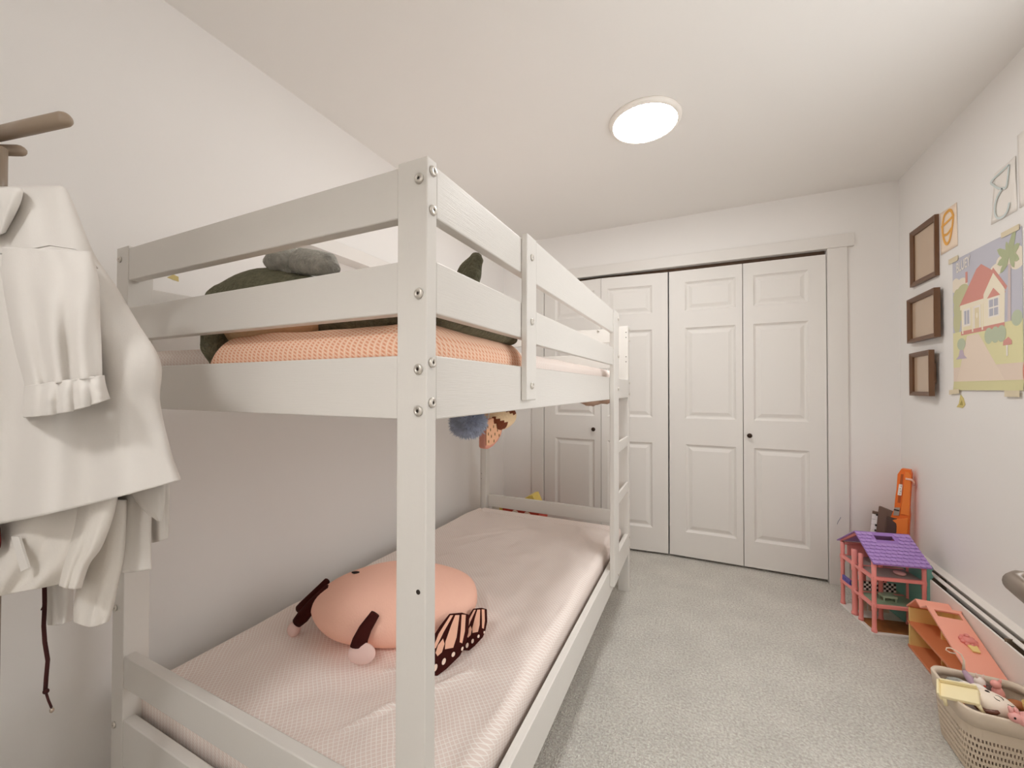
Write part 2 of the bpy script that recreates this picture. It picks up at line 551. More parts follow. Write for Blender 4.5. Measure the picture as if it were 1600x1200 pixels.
# ladder: a stile beside the mattress rails, rungs to the corner post
B((-.0003, 1.405, .266), (.0225, 1.518, 1.574)).build('ladder_stile', M_woodv, bed, bevel=.003)
for zz in (.862, .592):
    MB().prism([(0, 0), (.02, 0), (.02, .055), (.012, .058), (0, .045)], (-.022, 1.518, zz), (1, 0, 0), (0, 0, 1), (0, BL - .055 - 1.518, 0)).build('rung', M_wood, bed, bevel=.002)
# slatted bases
for z, n in ((1.158, 'upper'), (.228, 'lower')):
    for i in range(9):
        y = .10 + i * (BL - .2) / 8
        B((-BW + .026, y - .035, z), (-.026, y + .035, z + .014)).build('slat', M_woodx, bed)
# bolts
BOLT = [(.0085, 0), (.0085, -.0025), (.007, -.0045), (.0032, -.0045), (.003, -.002), (.0005, -.002)]
def bolt(p, axis):
    prof = BOLT if axis == 'y' else [(r, -d) for r, d in BOLT]
    o = MB().lathe(p, prof, 16, axis).build('bolt', M_bolt, bed, smooth=True)
    s = -1 if axis == 'y' else 1
    MB().lathe(p, [(.0028, s * .0018), (.0028, s * .0032)], 6, axis).build('bolt_socket', M_dark, o)
for z in (1.538, 1.352, 1.230, 1.163):
    bolt((-.0155, 0, z), 'y')
for z in (1.553, 1.489, 1.241, 1.176):
    bolt((0, .0135, z), 'x')
for z in (1.523, 1.364, 1.206):
    bolt((.0165, .397, z), 'x')
for z in (1.541, .62, .315):
    bolt((-BW + .02, 0, z), 'y')
for z in (1.545, 1.36, 1.2, .29):
    bolt((.0225, 1.50, z), 'x')
for z in (1.552, 1.49, 1.235, 1.17, .31, .25):
    bolt((0, BL - .015, z), 'x')
for p in ((-.185, 1.555), (-.105, 1.500)):
    bolt((p[0], BL - .0015 - RT, p[1]), 'y')
for z in (1.535, 1.505, 1.39, 1.36):
    MB().lathe((-.012, BL - .0552, z), [(.003, 0), (.003, -.0006)], 10, 'y').build('screw_hole', M_dark, bed)
for z in (.60, .565):
    MB().lathe((-BW + .012, BL - .0272, z), [(.004, 0), (.004, -.0006)], 10, 'y').build('screw_hole', M_dark, bed)
MB().lathe((-.0145, -.0002, .874), [(.004, .0), (.004, -.0006)], 10, 'y').build('screw_hole', M_dark, bed)

# ------------------------------------------------------------------ mattresses
def slab(x0, x1, y0, y1, z0, z1, r, amp, nx=70, ny=110, seed=0, extra=None):
    """rounded mattress or folded cloth with a slightly uneven top"""
    mb = MB()
    def prof(t):            # superellipse rounding of an edge distance
        return 0 if t >= r else r - math.sqrt(max(0, r * r - (r - t) ** 2))
    n = nx
    top = []
    xs = [x0 + (x1 - x0) * (.5 - .5 * math.cos(PI * i / nx)) for i in range(nx + 1)]
    ys = [y0 + (y1 - y0) * (.5 - .5 * math.cos(PI * j / ny)) for j in range(ny + 1)]
    vs = []
    for y in ys:
        for x in xs:
            ed = min(x - x0, x1 - x, y - y0, y1 - y)
            z = z1 - prof(x - x0) - prof(x1 - x) - prof(y - y0) - prof(y1 - y)
            z = max(z, z1 - 1.6 * r)
            k = min(1, ed / .04)
            z += k * amp * noise.noise(Vector((x * 4 + seed, y * 4, 3.1))) + k * amp * .4 * noise.noise(Vector((x * 14 + seed, y * 14, 1.7)))
            if extra:
                z += k * extra(x, y)
            vs.append((x, y, z))
    m = nx + 1
    mb.add(vs, [(j * m + i, j * m + i + 1, (j + 1) * m + i + 1, (j + 1) * m + i) for j in range(ny) for i in range(nx)])
    loop = [i for i in range(m)] + [j * m + nx for j in range(1, ny + 1)] + [ny * m + i for i in range(nx - 1, -1, -1)] + [j * m for j in range(ny - 1, 0, -1)]
    lo = [(vs[i][0], vs[i][1], z0) for i in loop]
    k = len(loop)
    mb.add([vs[i] for i in loop] + lo, [(i, k + i, k + (i + 1) % k, (i + 1) % k) for i in range(k)] + [tuple(range(k, 2 * k))])
    return mb
def wrink(x, y):
    z = -.9 * max(0, y - 1.66) ** 2
    for (px, py, qx, qy, w, h) in ((-.42, .36, -.30, .47, .006, .006), (-.30, .47, -.20, .47, .006, .006), (-.33, .24, -.19, .455, .007, .007), (-.36, .17, -.31, .26, .006, .005),
                                   (-.78, 1.28, -.55, 1.55, .012, .004), (-.70, 1.2, -.5, 1.6, .012, .003), (-.10, 1.5, -.25, 1.75, .02, .006), (-.9, .8, -.7, 1.1, .015, .003)):
        dx, dy = qx - px, qy - py
        L2 = dx * dx + dy * dy
        t = max(0, min(1, ((x - px) * dx + (y - py) * dy) / L2))
        d = math.hypot(x - px - t * dx, y - py - t * dy)
        z += h * math.exp(-(d / w) ** 2)
    return z
mt = slab(-BW + .035, -.038, .040, BL - .075, .242, .405, .035, .012, 150, 220, 1.3, wrink)
tag(mt.build('mattress', M_sheet, smooth=True, loc=(-.5, 1, .242)), 'lower bunk mattress in a pale sheet with a fine white lattice', 'mattress', 'bunk mattresses')
mt = slab(-BW + .035, -.040, .045, BL - .15, 1.172, 1.300, .03, .006, 60, 90, 4.2)
um = mt.build('mattress', M_sheet, smooth=True, loc=(-.5, 1, 1.172))
tag(um, 'upper bunk mattress in a pale lattice sheet under the peach blanket', 'mattress', 'bunk mattresses')
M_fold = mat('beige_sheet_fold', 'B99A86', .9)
for y0, x0, r in ((1.45, -.10, .05), (1.76, -.10, .025)):
    MB().ell((x0, y0, 1.142), (.05, r * 2.2, .028), None, 20, 10, lambda d, q: q * (1 + .12 * math.sin(9 * d.x + 7 * d.y))).build('sheet_fold', M_fold, um, smooth=True)
bl = slab(-.655, -.0275, .0285, .475, 1.238, 1.322, .055, .006, 60, 50, 2.2)
pb = bl.build('blanket', M_peach, smooth=True, loc=(-.37, .25, 1.262))
tag(pb, 'peach blanket with a diamond lattice on the upper bunk', 'blanket')

# ------------------------------------------------------------------ whale plush on the upper bunk
def spine_tube(pts, rads, n=28, sub=6):
    P, R = [], []
    for i in range(len(pts) - 1):
        p0, p1, p2, p3 = [Vector(pts[max(0, min(len(pts) - 1, i + k))]) for k in (-1, 0, 1, 2)]
        for s in range(sub):
            t = s / sub
            P.append(.5 * ((2 * p1) + (p2 - p0) * t + (2 * p0 - 5 * p1 + 4 * p2 - p3) * t * t + (3 * p1 - p0 - 3 * p2 + p3) * t ** 3))
            a, b = rads[i], rads[i + 1]
            tt = t * t * (3 - 2 * t)
            R.append(tuple(x + (y - x) * tt for x, y in zip(a, b)))
    P.append(Vector(pts[-1]))
    R.append(rads[-1])
    return MB().tube(P, R, n)
wh = thing('whale_plush', (-.5, .22, 1.32), 'big dark grey whale plush with cream belly lying on the peach blanket', 'plush toy')
spine_tube([(-.845, .16, 1.385), (-.83, .165, 1.388), (-.785, .18, 1.405), (-.66, .20, 1.42), (-.50, .21, 1.40), (-.32, .22, 1.37), (-.16, .25, 1.352), (-.115, .26, 1.350)],
           [(.01, .01), (.06, .055), (.105, .092), (.125, .105), (.115, .085), (.09, .05), (.05, .03), (.012, .01)]).build('body', M_whale, wh, smooth=True)
spine_tube([(-.25, .075, 1.366), (-.16, .088, 1.354), (-.075, .12, 1.344), (-.058, .20, 1.338), (-.055, .30, 1.335), (-.055, .40, 1.328), (-.056, .445, 1.326)],
           [(.01, .01), (.028, .03), (.03, .026), (.03, .024), (.03, .022), (.028, .018), (.008, .006)], 18).build('tail', M_whale, wh, smooth=True)
MB().ell((-.585, .135, 1.358), (.19, .085, .062), Matrix.Rotation(-.06, 3, 'Y'), 32, 18).build('belly', M_cream_plush, wh, smooth=True)
mb = MB()
for k in range(5):
    x = -.755 + k * .014
    mb.tube([(x, .095, 1.385), (x + .006, .082, 1.36), (x + .02, .085, 1.335), (x + .03, .1, 1.322)], .009, 8)
mb.build('throat_grooves', M_tan, wh, smooth=True)
spine_tube([(-.690, .10, 1.395), (-.685, .085, 1.365), (-.678, .066, 1.335), (-.674, .053, 1.295), (-.664, .050, 1.258)],
           [(.03, .05), (.03, .05), (.026, .044), (.019, .034), (.008, .014)], 18).build('flipper', M_whale, wh, smooth=True)
spine_tube([(-.155, .31, 1.37), (-.13, .305, 1.42), (-.105, .30, 1.47), (-.082, .298, 1.505), (-.074, .298, 1.515)],
           [(.016, .055), (.018, .05), (.016, .038), (.011, .02), (.004, .006)], 18).build('fin', M_whale, wh, smooth=True)
fl = MB()
fl.tube([(-.625, .17, 1.505), (-.61, .165, 1.520), (-.585, .162, 1.532), (-.555, .165, 1.530), (-.53, .172, 1.516)], [(.01, .012), (.032, .03), (.036, .034), (.032, .032), (.012, .014)], 20)
fl.tube([(-.56, .165, 1.523), (-.52, .17, 1.520), (-.47, .172, 1.51), (-.42, .172, 1.500), (-.395, .172, 1.482)], [(.014, .016), (.026, .034), (.024, .032), (.02, .026), (.008, .01)], 20)
fl.tube([(-.58, .19, 1.49), (-.56, .18, 1.515), (-.55, .175, 1.535)], [.035, .03, .02], 14)
fl.build('tail_fluke', M_whale2, wh, smooth=True)

# ------------------------------------------------------------------ plush toys dangling under the upper bunk
def loop(top, bot, parent):
    return MB().tube([top, ((top[0] + bot[0]) / 2 + .004, top[1], (top[2] + bot[2]) / 2), bot], .0016, 6).build('hanging_loop', M_white_fab, parent)
c = Vector((-.13, .34, 1.115))
t = thing('pompom', c, 'blue-grey furry pompom hanging under the upper bunk side rail', 'plush toy')
mb = MB().ell(c, (.036, .038, .030), None, 24, 14)
for i in range(4200):
    z = random.uniform(-1, 1)
    a = random.uniform(0, 2 * PI)
    s = math.sqrt(1 - z * z)
    d = Vector((s * math.cos(a), s * math.sin(a), z))
    r = random.uniform(.9, 1.08)
    p = c + Vector((d.x * .036, d.y * .038, d.z * .030))
    tip = c + Vector((d.x * .046, d.y * .048, d.z * .039)) * r + Vector((random.uniform(-1, 1), random.uniform(-1, 1), random.uniform(-1.2, .6))) * .006
    u = d.cross(Vector((.3, .5, .8))).normalized() * .0016
    v = d.cross(u).normalized() * .0016
    mb.add([p + u, p - u * .5 + v, p - u * .5 - v, tip], [(0, 1, 3), (1, 2, 3), (2, 0, 3)])
mb.build('fur', M_pom, t)
loop((-.13, .34, 1.160), (-.13, .34, 1.140), t)
c = Vector((-.13, .50, 1.118))
t = thing('spotted_plush', c, 'cream plush with brown patches hanging under the upper bunk', 'plush toy')
mb = MB().ell(c, (.050, .068, .037), Matrix.Rotation(.12, 3, 'X'), 30, 18)
for i, f in enumerate(mb.f):
    q = sum((mb.v[k] for k in f), Vector()) / len(f)
    if noise.noise(q * 24 + Vector((1.7, .2, 5))) > .16:
        mb.m[i] = 1
mb.build('body', [M_cream_plush, mat('brown_patch_plush', '6E3416', .95, bump=(150, .5, .006), sheen=.3)], t, smooth=True)
loop((-.13, .50, 1.160), (-.13, .50, 1.150), t)
t = thing('melon_slice_toy', (-.118, .42, 1.08), 'pink melon slice toy with dark seeds hanging under the upper bunk', 'plush toy')
poly = [(.398, 1.042)] + [(.398 + .103 * math.sin(a * PI / 24), 1.042 + .074 * (1 - math.cos(a * PI / 24)) + .0) for a in range(1, 13)]
poly = [(.398, 1.115), (.398, 1.043), (.418, 1.039), (.445, 1.043), (.470, 1.053), (.490, 1.067), (.500, 1.084), (.492, 1.10), (.47, 1.113), (.44, 1.12)]
MB().prism(poly, (-.135, 0, 0), (0, 1, 0), (0, 0, 1), (.022, 0, 0)).build('rind', mat('rose_plush', 'C98A78', .9, sheen=.4), t, bevel=.006, seg=3)
poly2 = [(.400 + (u - .400) * .86 + .001, 1.115 + (v - 1.115) * .88) for u, v in poly]
MB().prism(poly2, (-.1135, 0, 0), (0, 1, 0), (0, 0, 1), (.003, 0, 0)).build('flesh', mat('peach_felt', 'DDA986', .9, sheen=.4), t, bevel=.001)
for u, v in ((.405, 1.10), (.42, 1.09), (.437, 1.097), (.425, 1.072), (.445, 1.076), (.46, 1.085), (.41, 1.06), (.44, 1.058), (.47, 1.07), (.408, 1.08)):
    MB().ell((-.1105, u, v), (.0012, .0022, .0045), None, 10, 6).build('seed', mat('olive_seed', '6B5A2A', .8), t, smooth=True)
loop((-.124, .43, 1.160), (-.124, .43, 1.113), t)

# ------------------------------------------------------------------ butterfly cushion on the lower bunk
bc = Vector((-.524, .538, .492))
bu = thing('butterfly_cushion', (bc.x, bc.y, .40), 'coral butterfly cushion with dark antennae and spotted wings on the lower bunk', 'cushion')
e1 = Vector((.905, .426, 0))
e2 = Vector((-.426, .905, 0))
Rb = Matrix((e1, e2, Vector((0, 0, 1)))).transposed()
def squash(d, q):
    q = q.copy()
    q.x += .012 * math.sin(3 * d.z)
    k = 1 + .05 * noise.noise(d * 1.6 + Vector((4, 1, 2)))
    if q.z < -.085:
        q.z = -.085 + (q.z + .085) * .5
    return q * k
MB().ell(bc, (.270, .18, .110), Rb, 64, 40, squash).build('body', M_blush, bu, smooth=True)
mb = MB().tube([(-.715, .425, .548), (-.742, .395, .505), (-.770, .372, .462), (-.782, .362, .446)], [.011, .018, .021, .017], 14)
a1 = mb.build('antenna', M_maroon, bu, smooth=True)
MB().ell((-.788, .356, .428), (.021, .019, .023), None, 16, 10).build('antenna_tip', M_pinkpad, a1, smooth=True)
mb = MB().tube([(-.775, .47, .535), (-.815, .452, .485), (-.850, .438, .447), (-.868, .430, .437)], [.011, .017, .019, .012], 14)
mb.build('antenna', M_maroon, bu, smooth=True)
mb = MB().tube([(-.455, .365, .552), (-.470, .343, .518), (-.481, .335, .489), (-.486, .334, .470)], [(.012, .014), (.013, .019), (.013, .022), (.012, .024)], 14)
lg = mb.build('foot', M_maroon, bu, smooth=True)
MB().ell((-.477, .336, .449), (.039, .012, .031), Matrix.Rotation(.5, 3, 'Z'), 24, 14).build('foot_pad', M_pinkpad, lg, smooth=True)
MB().ell((-.655, .482, .583), (.014, .008, .004), Rb @ Matrix.Rotation(-.3, 3, 'X'), 14, 8).build('eye', M_black, bu, smooth=True)
def wing(o, eu, ev, poly, pink, white, k=1.0):
    o, eu, ev = Vector(o), Vector(eu).normalized() * k, Vector(ev).normalized() * k
    en = eu.cross(ev).normalized()
    w = MB().prism(poly, o, eu, ev, en * .008).build('wing', M_maroon, bu, bevel=.002)
    mb = MB()
    for p in pink:
        mb.prism(p, o + en * .0078, eu, ev, en * .0012)
    mb.build('wing_panels', M_wingp, w)
    mb = MB()
    for x, y, a, b in white:
        mb.prism([(x + a * math.cos(i * PI / 7), y + b * math.sin(i * PI / 7)) for i in range(14)], o + en * .0078, eu, ev, en * .0014)
    mb.build('wing_dots', M_wingw, w)
wp = [(.0, 0), (.035, .002), (.058, -.004), (.068, -.05), (.066, -.085), (.06, -.105), (.032, -.135), (.012, -.15), (-.012, -.148), (-.03, -.13), (-.038, -.105), (-.034, -.07), (-.018, -.03)]
pk = [[(.004, -.004), (.012, -.004), (-.002, -.045), (-.012, -.085), (-.02, -.086), (-.015, -.05)],
      [(.018, -.004), (.03, -.004), (.038, -.06), (.036, -.085), (.014, -.088), (.01, -.07), (.014, -.03)],
      [(.036, -.003), (.048, -.004), (.057, -.045), (.058, -.075), (.05, -.072), (.044, -.04)],
      [(.001, -.062), (.009, -.075), (.008, -.095), (-.001, -.104), (-.009, -.096), (-.008, -.078)]]
wt = [(-.024, -.118, .0055, .009), (.001, -.131, .0055, .009), (.02, -.117, .005, .008), (.041, -.101, .0045, .006), (.062, -.088, .003, .005)]
wing((-.279, .482, .535), (.88, .47, 0), (.0, .62, 1), wp, pk, wt, 1.02)
wing((-.252, .572, .512), (.86, .5, 0), (-.05, .5, 1), wp, pk, wt, .74)

# ------------------------------------------------------------------ toy box standing behind the bed end
t = thing('toy_box', (-.80, 2.25, 0), 'red and yellow toy box standing behind the low end of the bed', 'toy box')
B((-.945, 2.16, 0), (-.655, 2.34, .34)).build('box_body', M_red, t, bevel=.004)
B((-.97, 2.155, .18), (-.945, 2.345, .345)).build('side_panel', M_yellow, t, bevel=.003)
MB().prism([(-.86, .345), (-.66, .345), (-.705, .436), (-.73, .43)], (0, 2.16, 0), (1, 0, 0), (0, 0, 1), (0, .12, 0)).build('lid', M_yellow, t, bevel=.004)
for x in (-.84, -.745):
    MB().ell((x, 2.158, .285), (.028, .003, .028), None, 16, 10).build('spot', M_wingw, t, smooth=True)
o = MB().prism([(-1.06, 0), (-.975, 0), (-.975, .33), (-1.05, .33)], (0, 2.2, 0), (1, 0, 0), (0, 0, 1), (0, .03, 0)).build('storage_board', mat('white_board', 'EFEAE4', .5), loc=(-1.0, 2.2, 0), bevel=.002)
tag(o, 'plain white board standing beside the red toy box', 'board')

# ------------------------------------------------------------------ wall ledge and sticker behind the upper bunk
o = B((XL, .575, 1.79), (XL + .085, 1.95, 1.85)).build('wall_ledge', M_trim, loc=(XL, 1.2, 1.79), bevel=.002)
tag(o, 'plain white ledge on the wall behind the upper bunk', 'ledge')
o = MB().prism([(-.013, -.004), (.004, .010), (.018, .006), (.019, -.010), (.006, -.008)], (XL + .0003, .181, 1.556), (0, 1, 0), (0, 0, 1), (.001, 0, 0)).build('sticker', mat('gold_sticker', 'CBB877', .5), loc=(XL, .18, 1.55))
tag(o, 'small gold sticker on the wall behind the upper bunk', 'sticker')

# ------------------------------------------------------------------ coat stand with white clothes
G0 = Vector((-.581, -.297, 0))
S = .000985
def G(px, py, d=0):
    """garment plane: px = mm-like units along the stand's right, py = drop, d = depth from the pole"""
    k = 1 + d / .62
    return G0 + e1 * ((px * k - 800 * (k - 1)) * S) + e2 * d + Vector((0, 0, 1.198 + (607 - py) * k * S))
cs = thing('coat_stand', G0 + e1 * (-.012), 'taupe coat stand with rounded pegs holding the white clothes', 'coat stand')
pb_ = G0 + e1 * (-.0125)
mb = MB().tube([pb_ + Vector((0, 0, z)) for z in (.02, .8, 1.5, 1.572)], [.0125, .0125, .0125, .0125], 20)
mb.build('pole', M_stand, cs, smooth=True)
def peg(a, b, r):
    a, b = Vector(a), Vector(b)
    d = (b - a).normalized()
    q = [a, a.lerp(b, .5), b - d * r, b - d * r * .5, b - d * r * .15, b]
    MB().tube(q, [r * .95, r, r, r * .86, r * .5, r * .1], 20).build('peg', M_stand, cs, smooth=True)
peg(G(-15, 208, 0), G(103, 181, -.02), .0105)
peg(G(-15, 232, .01), G(37, 233, .03), .0085)
peg(G(-15, 208, 0), G(-110, 195, .05), .0105)
peg(G(-15, 232, 0), G(-60, 240, -.06), .0085)
for k in range(4):
    a = k * PI / 2 + .4
    d = Vector((math.cos(a), math.sin(a), 0))
    MB().tube([pb_ + Vector((0, 0, .09)), pb_ + d * .08 + Vector((0, 0, .06)), pb_ + d * .20 + Vector((0, 0, .013))], [.012, .012, .012], 14).build('foot', M_stand, cs, smooth=True)

def cloth(rows, d0, th, folds, n=110, sub=10, sag=0, seed=0.0, closed=True):
    """a hanging sleeve or body: rows of (left x, left y, right x, right y[, thickness factor])"""
    rs = []
    for i in range(len(rows) - 1):
        for s in range(sub):
            t = s / sub
            p = [rows[max(0, min(len(rows) - 1, i + k))] for k in (-1, 0, 1, 2)]
            r = []
            for q in range(len(rows[0])):
                a, b, c, d = [x[q] for x in p]
                r.append(.5 * (2 * b + (c - a) * t + (2 * a - 5 * b + 4 * c - d) * t * t + (3 * b - a - 3 * c + d) * t ** 3))
            rs.append(r)
    rs.append(list(rows[-1]))
    mb = MB()
    vs = []
    N = len(rs)
    for i, r in enumerate(rs):
        v = i / (N - 1)
        tf = r[4] if len(r) > 4 else 1
        for k in range(n):
            a = 2 * PI * k / n
            cx = -math.cos(a)
            u = (cx + 1) / 2
            px = r[0] + (r[2] - r[0]) * u
            py = r[1] + (r[3] - r[1]) * u + sag * math.sin(PI * u) * v
            w = folds[0] * v ** folds[2] * math.sin(u * folds[1] * 2 * PI + seed + 1.5 * v) * math.sin(PI * u) ** .5
            w += .35 * folds[0] * noise.noise(Vector((u * 7 + seed, v * 4, seed)))
            prof = math.copysign(abs(math.sin(a)) ** .7, -math.sin(a))
            vs.append(G(px, py, d0 + th * tf * prof + w))
    fs = [(i * n + k, i * n + (k + 1) % n, (i + 1) * n + (k + 1) % n, (i + 1) * n + k) for i in range(N - 1) for k in range(n)]
    mb.add(vs, fs)
    return mb
# the outer shirt
sh = thing('shirt', G(0, 300), 'white short sleeved cotton shirt hanging outermost on the coat stand', 'shirt')
body = [(-70, 291, 88, 289, .35), (-78, 296, 97, 293, .5), (-95, 320, 108, 312, .7), (-120, 350, 124, 350, .85), (-140, 400, 146, 400, 1), (-160, 450, 181, 450, 1.05), (-175, 510, 214, 505, 1.1), (-190, 570, 250, 565, 1.1),
        (-195, 640, 250, 630, 1.1), (-215, 720, 268, 705, 1.15), (-240, 852, 284, 749, 1.2)]
cloth(body, .01, .055, (.012, 4, 1.2), 180, 10, 14, .6).build('body', M_white_fab, sh, smooth=True, solid=.0016)
slv = [(2, 385, 140, 392, .7), (2, 430, 152, 440, .9), (10, 480, 154, 490, 1), (24, 545, 157, 540, 1), (42, 606, 159, 588, 1)]
cloth(slv, -.065, .032, (.008, 3, 1), 90, 10, 0, 1.4).build('sleeve', M_white_fab, sh, smooth=True, solid=.0016)
cuf = [(41, 603, 161, 586, 1.1), (40, 618, 163, 598, 1.2), (39, 640, 167, 612, 1.2), (40, 652, 171, 623, 1.15)]
cloth(cuf, -.065, .032, (.004, 5, .3), 90, 6, 6, .3).build('cuff', M_white_fab, sh, smooth=True, solid=.003)
col = [(-36, 292, 28, 292, .8), (-34, 302, 30, 300, 1), (-30, 330, 24, 322, 1.1), (-20, 372, 4, 362, .9)]
cloth(col, -.035, .018, (.003, 2, 1), 60, 8, 0, .2).build('collar', M_white_fab, sh, smooth=True, solid=.002)
sm = MB()
sm.tube([G(px, py, d) for px, py, d in ((-10, 396, -.062), (30, 391, -.064), (75, 382, -.063), (115, 388, -.058), (140, 408, -.045), (150, 418, -.03))], .0012, 6)
sm.build('yoke_seam', M_white_fab, sh, smooth=True)
# the pullover beneath it
pu = thing('pullover', G(0, 640), 'cream knit pullover hanging under the white shirt with sleeves dangling', 'pullover')
pb2 = [(-150, 600, 150, 600, .8), (-170, 700, 175, 700, 1), (-185, 790, 178, 780, 1), (-195, 850, 160, 840, 1), (-205, 905, 135, 880, 1), (-210, 950, 108, 908, 1)]
cloth(pb2, .012, .035, (.007, 5, 1), 130, 10, 8, 2.0).build('body', M_white_fab2, pu, smooth=True, solid=.002)
s1 = [(128, 740, 188, 730, 1), (124, 795, 183, 790, 1), (113, 850, 163, 850, .95), (104, 885, 143, 880, .9), (98, 913, 131, 917, .95)]
cloth(s1, -.010, .017, (.003, 2, 1), 60, 8, 3, .8).build('sleeve', M_white_fab2, pu, smooth=True, solid=.002)
s2 = [(150, 780, 200, 780, 1), (143, 850, 197, 858, 1), (128, 905, 189, 905, 1), (121, 945, 181, 945, 1), (122, 969, 174, 968, 1.1)]
cloth(s2, .04, .02, (.003, 2, 1), 60, 8, 8, 2.8).build('sleeve', M_white_fab2, pu, smooth=True, solid=.002)
MB().prism([(20, 790), (31, 790), (46, 836), (35, 841)], G(0, 0, -.035), e1 * S, Vector((0, 0, -S)), e2 * .003).build('strap', M_white_fab, pu)
# loose white trousers behind
jt = thing('trousers', G(200, 700, .06), 'white trousers hanging under the shirt hem with square open leg ends', 'trousers')
f1 = [(150, 600, 235, 590, 1), (172, 700, 238, 690, 1), (184, 775, 240, 765, 1), (181, 830, 238, 830, 1), (179, 893, 240, 888, 1)]
cloth(f1, .055, .012, (.003, 2, 1), 60, 8, 2, .4).build('trouser_leg', M_white_fab, jt, smooth=True, solid=.002)
f2 = [(190, 600, 245, 590, 1), (205, 700, 258, 690, 1), (214, 765, 266, 752, 1), (220, 800, 266, 800, 1), (229, 847, 266, 840, 1)]
cloth(f2, .085, .012, (.003, 2, 1), 60, 8, 2, 1.4).build('trouser_leg', M_white_fab, jt, smooth=True, solid=.002)
f3 = [(200, 740, 262, 730, 1), (207, 768, 260, 758, 1), (224, 792, 259, 785, .8), (243, 808, 256, 808, .3), (252, 813, 254, 813, .2)]
cloth(f3, .035, .006, (.002, 1, 1), 50, 8, 0, .4).build('pocket_flap', M_white_fab, jt, smooth=True, solid=.0015)
f4 = [(60, 800, 118, 800, 1), (68, 860, 118, 860, 1), (72, 912, 118, 905, 1), (77, 945, 118, 940, 1), (81, 974, 117, 967, 1.1)]
cloth(f4, .075, .016, (.003, 2, 1), 50, 8, 3, .9).build('sleeve_end', M_white_fab, jt, smooth=True, solid=.002)
# dark red drawstring bag, mostly behind the clothes
M_cord = mat('dark_red_cord', '3A0F0C', .9)
rb = thing('drawstring_bag', G(-60, 780), 'dark red drawstring bag behind the white clothes, its cord dangling', 'bag')
bg = [(-110, 720, -20, 720, .6), (-125, 780, -6, 780, 1), (-125, 830, 5, 830, 1), (-115, 858, 3, 858, .5), (-100, 862, -20, 862, .1)]
cloth(bg, -.034, .007, (.003, 2, 1), 60, 8, 0, .2).build('bag_body', mat('dark_red_cloth', '5A1210', .9, sheen=.3), rb, smooth=True)
MB().tube([G(60, 850, .05), G(74, 910, .045), G(75, 940, .045), G(74, 975, .045), G(76, 1000, .045), G(81, 1028, .045), G(79, 1055, .045), G(78, 1074, .045)], [(.0028, .0022)] * 8, 10).build('cord', M_cord, rb, smooth=True)
kn = MB().ell(G(79, 1076, .045), (.005, .004, .004), None, 12, 8)
kn.tube([G(79, 1078, .045), G(83, 1090, .045), G(88, 1101, .045)], .0016, 8)
kn.tube([G(76, 938, .045), G(70, 951, .042)], .0013, 8)
kn.build('knot', M_cord, rb, smooth=True)
MB().ell(G(88.5, 1105, .045), (.003, .003, .004), None, 12, 8).build('bead', mat('silver_bead', 'B8A99A', .25, metal=.8), rb, smooth=True)

# ------------------------------------------------------------------ picture frames on the long wall
M_frame = mat('dark_brown_frame', '6C4B33', .4, bump=(30, .15, .001, (1, 12, 1)), spec=.5)
M_print = mat('beige_backing', 'C4AC94', .15, spec=.6)
def frame(y0, y1, z0, z1, bw, dep, lean, label):
    """empty frame hung on the wall x = XW; y0 > y1; lean tips the near edge off the wall"""
    c = Vector((XW, (y0 + y1) / 2, (z0 + z1) / 2))
    t = thing('picture_frame', c, label, 'picture frame', 'brown picture frames on the wall')
    def P(x, y, z):     # x = distance off the wall
        k = (y0 - y) / (y0 - y1)
        return Vector((XW - x - lean * k, y, z))
    mb = MB()
    prof = [(0, 0), (0, dep), (bw * .25, dep), (bw, dep * .62), (bw, 0)]    # inward, off the wall
    rings = []
    for ins, x in prof:
        rings.append([P(x, y0 - ins, z0 + ins), P(x, y1 + ins, z0 + ins), P(x, y1 + ins, z1 - ins), P(x, y0 - ins, z1 - ins)])
    for i in range(len(prof)):
        a, b = rings[i], rings[(i + 1) % len(prof)]
        for k in range(4):
            mb.add([a[k], a[(k + 1) % 4], b[(k + 1) % 4], b[k]], [(0, 1, 2, 3)])
    mb.build('frame_moulding', M_frame, t)
    mb = MB()
    i = bw - .002
    q = [P(dep * .25, y0 - i, z0 + i), P(dep * .25, y1 + i, z0 + i), P(dep * .25, y1 + i, z1 - i), P(dep * .25, y0 - i, z1 - i)]
    q2 = [p + Vector((dep * .2, 0, 0)) for p in q]
    mb.add(q + q2, [(0, 1, 2, 3), (7, 6, 5, 4), (0, 4, 5, 1), (1, 5, 6, 2), (2, 6, 7, 3), (3, 7, 4, 0)])
    mb.build('glass_panel', M_print, t)
    if lean:
        mb = MB().obox(P(-lean * .3, y1 + .03, (z0 + z1) / 2), (lean * .3, 0, 0), (0, .006, 0), (0, 0, .05))
        mb.build('stand_strut', M_frame, t)
frame(2.409, 2.144, 1.757, 2.058, .026, .017, .0, 'top one of three empty brown frames, beside the orange letter drawing')
frame(2.431, 2.105, 1.452, 1.691, .022, .024, .014, 'middle one of three empty brown frames in a column, the widest one')
frame(2.414, 2.144, 1.165, 1.394, .022, .022, .022, 'lowest one of three empty brown frames, above the toy blaster')

